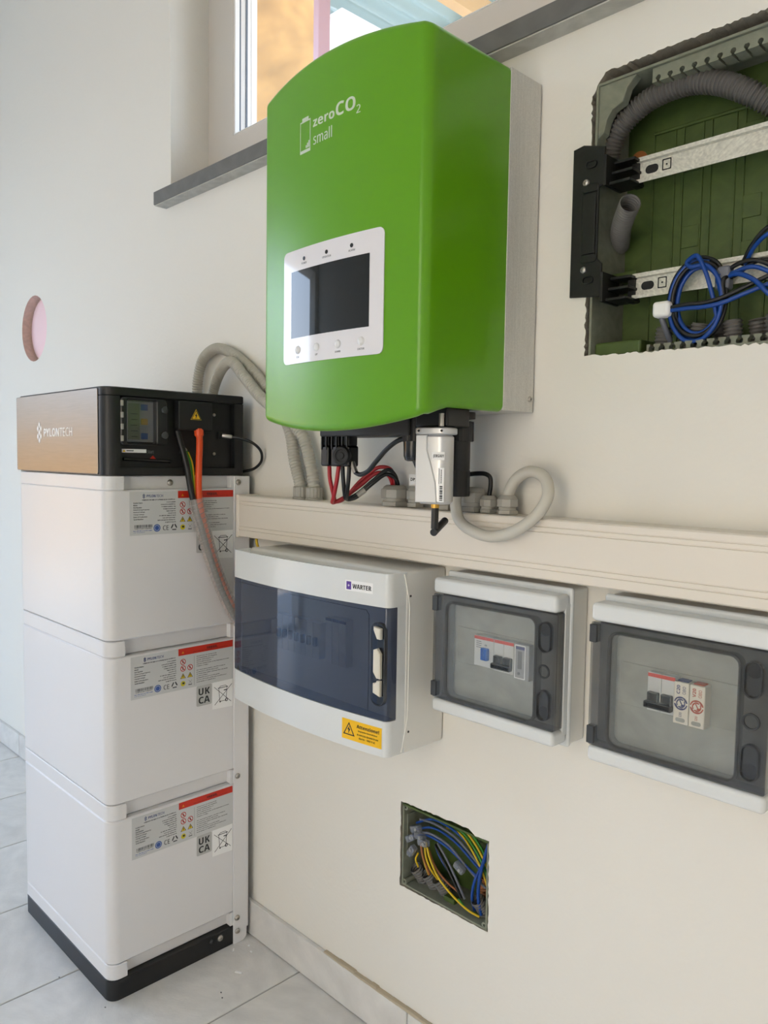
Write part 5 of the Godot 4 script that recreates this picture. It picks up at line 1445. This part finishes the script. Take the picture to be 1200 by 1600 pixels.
	single("panel_wire", wire([Vector3(1.024, 1.344, -0.030), Vector3(1.040, 1.365, -0.020), Vector3(1.060, 1.380, -0.012), Vector3(1.11, 1.395, -0.014), Vector3(1.20, 1.392, -0.040), Vector3(1.330, 1.385, -0.060)], 0.0027), M.black_cable, "black wire rising to the right from the lower rail", "wire")
	single("panel_wire", wire([Vector3(1.028, 1.344, -0.030), Vector3(1.045, 1.363, -0.018), Vector3(1.066, 1.374, -0.010), Vector3(1.11, 1.385, -0.010), Vector3(1.20, 1.383, -0.034), Vector3(1.330, 1.377, -0.054)], 0.0027), M.blue_wire, "blue wire rising to the right from the lower rail", "wire")
	single("panel_wire", wire([Vector3(0.950, 1.294, -0.006), Vector3(0.950, 1.280, -0.012), Vector3(0.955, 1.262, -0.020), Vector3(0.956, 1.254, -0.030)], 0.0027), M.black_cable, "black wire dropping from the white cap into a conduit end", "wire")
	single("panel_wire", wire([Vector3(0.928, 1.288, -0.010), Vector3(0.932, 1.272, -0.016), Vector3(0.934, 1.256, -0.028)], 0.0040), M.grey_wire, "grey wire dropping from the white cap into a conduit end", "wire")
	var cap := thing("wire_connector", "white wire connector at the left end of the wires in the green panel", "connector", Vector3(0.934, 1.286, -0.006))
	part(cap, "shell", G.new().rbox(Vector3(0.9210, 1.2850, -0.016), Vector3(0.9450, 1.3060, 0.004), 0.005, 2), M.print_white)
	part(cap, "mouth", G.new().lathe([Vector2(0.0075, 0), Vector2(0.0055, 0.001), Vector2(0.0050, -0.004), Vector2(0, -0.004)], Vector3(0.9208, 1.2945, -0.006), Vector3(-1, 0, 0), 14), M.print_grey)
	single("cable_tape", G.new().rbox(Vector3(0.9985, 1.3120, -0.024), Vector3(1.0180, 1.3420, -0.008), 0.004, 2), M.grey_wire, "grey tape binding the wires in front of the lower rail", "tape")

# ------------------------------------------------------------------ junction box, lower middle
func build_junction_box() -> void:
	var t := thing("junction_box", "flush junction box full of wires, low in the wall under the switch boxes", "junction box", Vector3(0.568, 0.307, -0.07))
	var x0 := 0.4690
	var x1 := 0.6675
	var y0 := 0.3085
	var y1 := 0.4620
	part(t, "back_panel", G.new().box(Vector3(x0, y0, -0.0765), Vector3(x1, y1, -0.0735)), M.box_green)
	part(t, "left_side", G.new().rbox(Vector3(x0, y0, -0.074), Vector3(x0 + 0.0035, y1, -0.0015), 0.0008, 1), M.dust_green)
	part(t, "right_side", G.new().box(Vector3(x1 - 0.0035, y0, -0.074), Vector3(x1, y1, -0.0015)), M.dust_green)
	part(t, "top_side", G.new().box(Vector3(x0, y1 - 0.0035, -0.074), Vector3(x1, y1, -0.0015)), M.box_green)
	part(t, "bottom_side", G.new().rbox(Vector3(x0, y0, -0.074), Vector3(x1, y0 + 0.0035, -0.0015), 0.0008, 1), M.dust_green)
	for q in [[x0 + 0.0065, y1 - 0.0065], [x0 + 0.0065, y0 + 0.0065], [x1 - 0.0065, y0 + 0.0065]]:
		part(t, "screw_boss", G.new().lathe([Vector2(0.0055, 0), Vector2(0.0055, 0.045), Vector2(0.0025, 0.045), Vector2(0.0022, 0.035), Vector2(0, 0.035)], Vector3(q[0], q[1], -0.0475), Vector3(0, 0, 1), 14), M.dust_green)
	part(t, "side_tab", G.new().rbox(Vector3(x0 + 0.0035, 0.36, -0.030), Vector3(x0 + 0.0055, 0.44, -0.010), 0.0005, 1), M.dust_green)
	part(t, "bottom_ledge", G.new().rbox(Vector3(0.560, y0 + 0.003, -0.03), Vector3(0.585, y0 + 0.012, -0.014), 0.002, 1), M.box_green)
	for k in 4:
		var x: float = [0.496, 0.524, 0.550, 0.640][k]
		single("box_conduit", conduit([Vector3(x, 0.3125, -0.034), Vector3(x - 0.001, 0.320, -0.031), Vector3(x - 0.004, 0.332, -0.025), Vector3(x - 0.008, 0.342, -0.018)], 0.0125, 0.0052, 0.16, 16), M.dark_conduit, ["corrugated conduit end in the junction box, in its left corner", "corrugated conduit end in the junction box, second from the left", "corrugated conduit end in the junction box, third from the left", "corrugated conduit end in the junction box, in its right corner"][k], "conduit", "conduit ends in the junction box")
	single("box_conduit", conduit([Vector3(0.56, 0.4580, -0.060), Vector3(0.552, 0.448, -0.058), Vector3(0.545, 0.436, -0.055)], 0.0120, 0.0055, 0.16, 16), M.dark_conduit, "corrugated conduit end at the top of the junction box", "conduit", "conduit ends in the junction box")
	single("box_conduit", conduit([Vector3(0.632, 0.3120, -0.050), Vector3(0.626, 0.335, -0.050), Vector3(0.622, 0.365, -0.052)], 0.0115, 0.0055, 0.10, 16), M.brown_wire, "orange conduit end in the junction box", "conduit", "conduit ends in the junction box")
	var e := [
		[M.blue_wire, [Vector3(0.487, 0.425, -0.020), Vector3(0.520, 0.440, -0.028), Vector3(0.570, 0.434, -0.032), Vector3(0.620, 0.412, -0.030), Vector3(0.662, 0.380, -0.030)], 0.0026, "topmost blue wire crossing the junction box from left to right"],
		[M.blue_wire, [Vector3(0.485, 0.412, -0.016), Vector3(0.525, 0.428, -0.022), Vector3(0.572, 0.421, -0.025), Vector3(0.618, 0.400, -0.024), Vector3(0.650, 0.382, -0.024)], 0.0026, "middle blue wire crossing the junction box from left to right"],
		[M.blue_wire, [Vector3(0.480, 0.400, -0.012), Vector3(0.515, 0.414, -0.014), Vector3(0.560, 0.410, -0.017), Vector3(0.606, 0.392, -0.018), Vector3(0.640, 0.376, -0.020)], 0.0026, "lowest blue wire crossing the junction box from left to right"],
		[M.grey_wire, [Vector3(0.492, 0.432, -0.024), Vector3(0.530, 0.436, -0.024), Vector3(0.575, 0.427, -0.027), Vector3(0.620, 0.404, -0.026), Vector3(0.660, 0.372, -0.028)], 0.0027, "upper grey wire crossing the junction box among the blue ones"],
		[M.grey_wire, [Vector3(0.488, 0.408, -0.010), Vector3(0.524, 0.420, -0.014), Vector3(0.566, 0.413, -0.018), Vector3(0.612, 0.388, -0.018), Vector3(0.648, 0.366, -0.022)], 0.0027, "lower grey wire crossing the junction box among the blue ones"],
		[M.green_wire, [Vector3(0.545, 0.440, -0.050), Vector3(0.580, 0.448, -0.040), Vector3(0.620, 0.436, -0.030), Vector3(0.650, 0.408, -0.026), Vector3(0.664, 0.375, -0.026)], 0.0026, "outer green wire arching under the top of the junction box"],
		[M.yellow_wire, [Vector3(0.545, 0.436, -0.047), Vector3(0.580, 0.443, -0.038), Vector3(0.618, 0.431, -0.028), Vector3(0.648, 0.402, -0.024), Vector3(0.664, 0.366, -0.024)], 0.0024, "outer yellow wire arching under the top of the junction box"],
		[M.green_wire, [Vector3(0.543, 0.432, -0.044), Vector3(0.580, 0.438, -0.035), Vector3(0.616, 0.426, -0.026), Vector3(0.645, 0.397, -0.022), Vector3(0.663, 0.358, -0.022)], 0.0026, "inner green wire arching under the top of the junction box"],
		[M.yellow_wire, [Vector3(0.541, 0.428, -0.042), Vector3(0.580, 0.4335, -0.033), Vector3(0.613, 0.421, -0.024), Vector3(0.642, 0.392, -0.020), Vector3(0.662, 0.350, -0.020)], 0.0022, "inner yellow wire arching under the top of the junction box"],
		[M.blue_wire, [Vector3(0.664, 0.456, -0.006), Vector3(0.655, 0.425, -0.006), Vector3(0.645, 0.388, -0.008), Vector3(0.640, 0.350, -0.012), Vector3(0.641, 0.318, -0.020)], 0.0036, "thick blue wire hanging at the right of the junction box, the front one"],
		[M.blue_wire, [Vector3(0.664, 0.440, -0.012), Vector3(0.648, 0.412, -0.012), Vector3(0.630, 0.375, -0.014), Vector3(0.622, 0.340, -0.018), Vector3(0.622, 0.315, -0.026)], 0.0032, "thick blue wire hanging at the right of the junction box, the rear one"],
		[M.yellow_wire, [Vector3(0.521, 0.404, -0.010), Vector3(0.534, 0.380, -0.006), Vector3(0.556, 0.354, -0.005), Vector3(0.585, 0.336, -0.006), Vector3(0.622, 0.322, -0.008), Vector3(0.640, 0.315, -0.016)], 0.0023, "long yellow wire running down to the junction box's right corner"],
		[M.green_wire, [Vector3(0.600, 0.3325, -0.008), Vector3(0.618, 0.3225, -0.008), Vector3(0.636, 0.316, -0.016)], 0.0026, "green wire end beside the long yellow wire in the junction box"],
		[M.yellow_wire, [Vector3(0.516, 0.405, -0.012), Vector3(0.520, 0.380, -0.010), Vector3(0.530, 0.358, -0.012), Vector3(0.540, 0.338, -0.022)], 0.0023, "short yellow wire entering the third conduit of the junction box"],
		[M.yellow_wire, [Vector3(0.511, 0.405, -0.014), Vector3(0.508, 0.385, -0.012), Vector3(0.514, 0.362, -0.014), Vector3(0.518, 0.338, -0.022)], 0.0023, "short yellow wire entering the second conduit of the junction box"],
		[M.brown_wire, [Vector3(0.506, 0.398, -0.012), Vector3(0.512, 0.378, -0.010), Vector3(0.522, 0.356, -0.012), Vector3(0.526, 0.335, -0.020)], 0.0024, "brown wire entering the second conduit of the junction box"],
		[M.brown_wire, [Vector3(0.524, 0.390, -0.014), Vector3(0.540, 0.368, -0.012), Vector3(0.562, 0.350, -0.014), Vector3(0.590, 0.336, -0.020)], 0.0022, "brown wire running beside the long yellow wire in the junction box"],
		[M.yellow_wire, [Vector3(0.500, 0.375, -0.012), Vector3(0.494, 0.362, -0.012), Vector3(0.495, 0.345, -0.018)], 0.0020, "short pale wire entering the left conduit of the junction box"],
		[M.black_cable, [Vector3(0.535, 0.402, -0.018), Vector3(0.560, 0.385, -0.012), Vector3(0.582, 0.360, -0.012), Vector3(0.598, 0.330, -0.018)], 0.0028, "black wire slanting down through the middle of the junction box"],
		[M.grey_wire, [Vector3(0.540, 0.406, -0.020), Vector3(0.568, 0.387, -0.014), Vector3(0.590, 0.360, -0.014), Vector3(0.604, 0.330, -0.020)], 0.0026, "grey wire slanting down through the middle of the junction box"],
		[M.blue_wire, [Vector3(0.532, 0.398, -0.022), Vector3(0.550, 0.384, -0.016), Vector3(0.575, 0.362, -0.016), Vector3(0.592, 0.330, -0.022)], 0.0024, "dark blue wire slanting down beside the black one in the junction box"],
	]
	for w in e: single("box_wire", wire(w[1], w[2] * 0.84), w[0], w[3], "wire", "wires in the junction box")
	var cl := [[0.496, 0.420, -0.010, 0.3, "topmost clear wire clamp in the junction box"], [0.510, 0.412, -0.006, -0.2, "clear wire clamp in the middle of the cluster in the junction box"], [0.488, 0.402, -0.006, 0.6, "clear wire clamp at the left of the cluster in the junction box"], [0.521, 0.405, -0.004, 0.1, "clear wire clamp at the right of the cluster in the junction box"], [0.492, 0.380, -0.004, 1.0, "lowest clear wire clamp in the junction box, over the left conduit"], [0.602, 0.389, -0.008, -0.45, "clear wire clamp lying apart on the blue wires of the junction box"]]
	for c in cl:
		var T := Transform3D(Basis(Vector3(0, 0, 1), c[3]), Vector3(c[0], c[1], c[2]))
		var o := thing("wire_clamp", c[4], "wire clamp", Vector3(c[0], c[1], c[2]), "clear wire clamps in the junction box")
		var sh := G.new().rbox(Vector3(-0.012, -0.006, -0.006), Vector3(0.010, 0.006, 0.006), 0.0025, 2)
		for k in sh.v.size(): sh.v[k] = T * sh.v[k]; sh.n[k] = T.basis * sh.n[k]
		part(o, "shell", sh, M.clamp)
		part(o, "screw_head", G.new().lathe([Vector2(0.0030, 0), Vector2(0.0030, 0.0015), Vector2(0, 0.0015)], T * Vector3(0.003, 0, 0.0055), T.basis * Vector3(0, 0, 1), 10), M.steel)

# ------------------------------------------------------------------ crumbs on the floor
func build_debris() -> void:
	var d := [[0.098, 0.105, 0.016, 0.004, 0.5, "largest white plaster chip on the floor between tower and skirting"], [0.058, 0.045, 0.006, 0.003, 0.2, "small white plaster chip close to the skirting"], [0.036, 0.036, 0.005, 0.003, 1.0, "tiny white plaster chip at the foot of the mounting rail"], [0.026, 0.070, 0.011, 0.003, 2.5, "flat white plaster chip beside the black plinth's corner"], [0.125, 0.165, 0.003, 0.002, 0.0, "tiny dark crumb on the floor near the largest white chip"], [0.14, 0.172, 0.0025, 0.002, 0.4, "tiny dark crumb on the floor next to the tile joint"], [-0.145, 0.385, 0.003, 0.002, 0.4, "tiny dark crumb in front of the black plinth"], [0.006, 0.355, 0.003, 0.002, 0.4, "tiny dark crumb at the black plinth's front corner"]]
	for k in d.size():
		var c: Array = d[k]
		var g := G.new()
		var T := Transform3D(Basis(Vector3.UP, c[4]), Vector3(c[0], 0, c[1]))
		g.extrude(PackedVector2Array([Vector2(-c[2] / 2, -c[3] * 0.5), Vector2(c[2] * 0.4, -c[3] * 0.6), Vector2(c[2] / 2, c[3] * 0.2), Vector2(c[2] * 0.1, c[3] * 0.6), Vector2(-c[2] * 0.45, c[3] * 0.5)]), 0.0001, c[3] * 0.8, c[3] * 0.15, T * face_up(0))
		single("plaster_chip" if k < 4 else "crumb", g, M.print_white if k < 4 else M.print_grey, c[5], "debris")
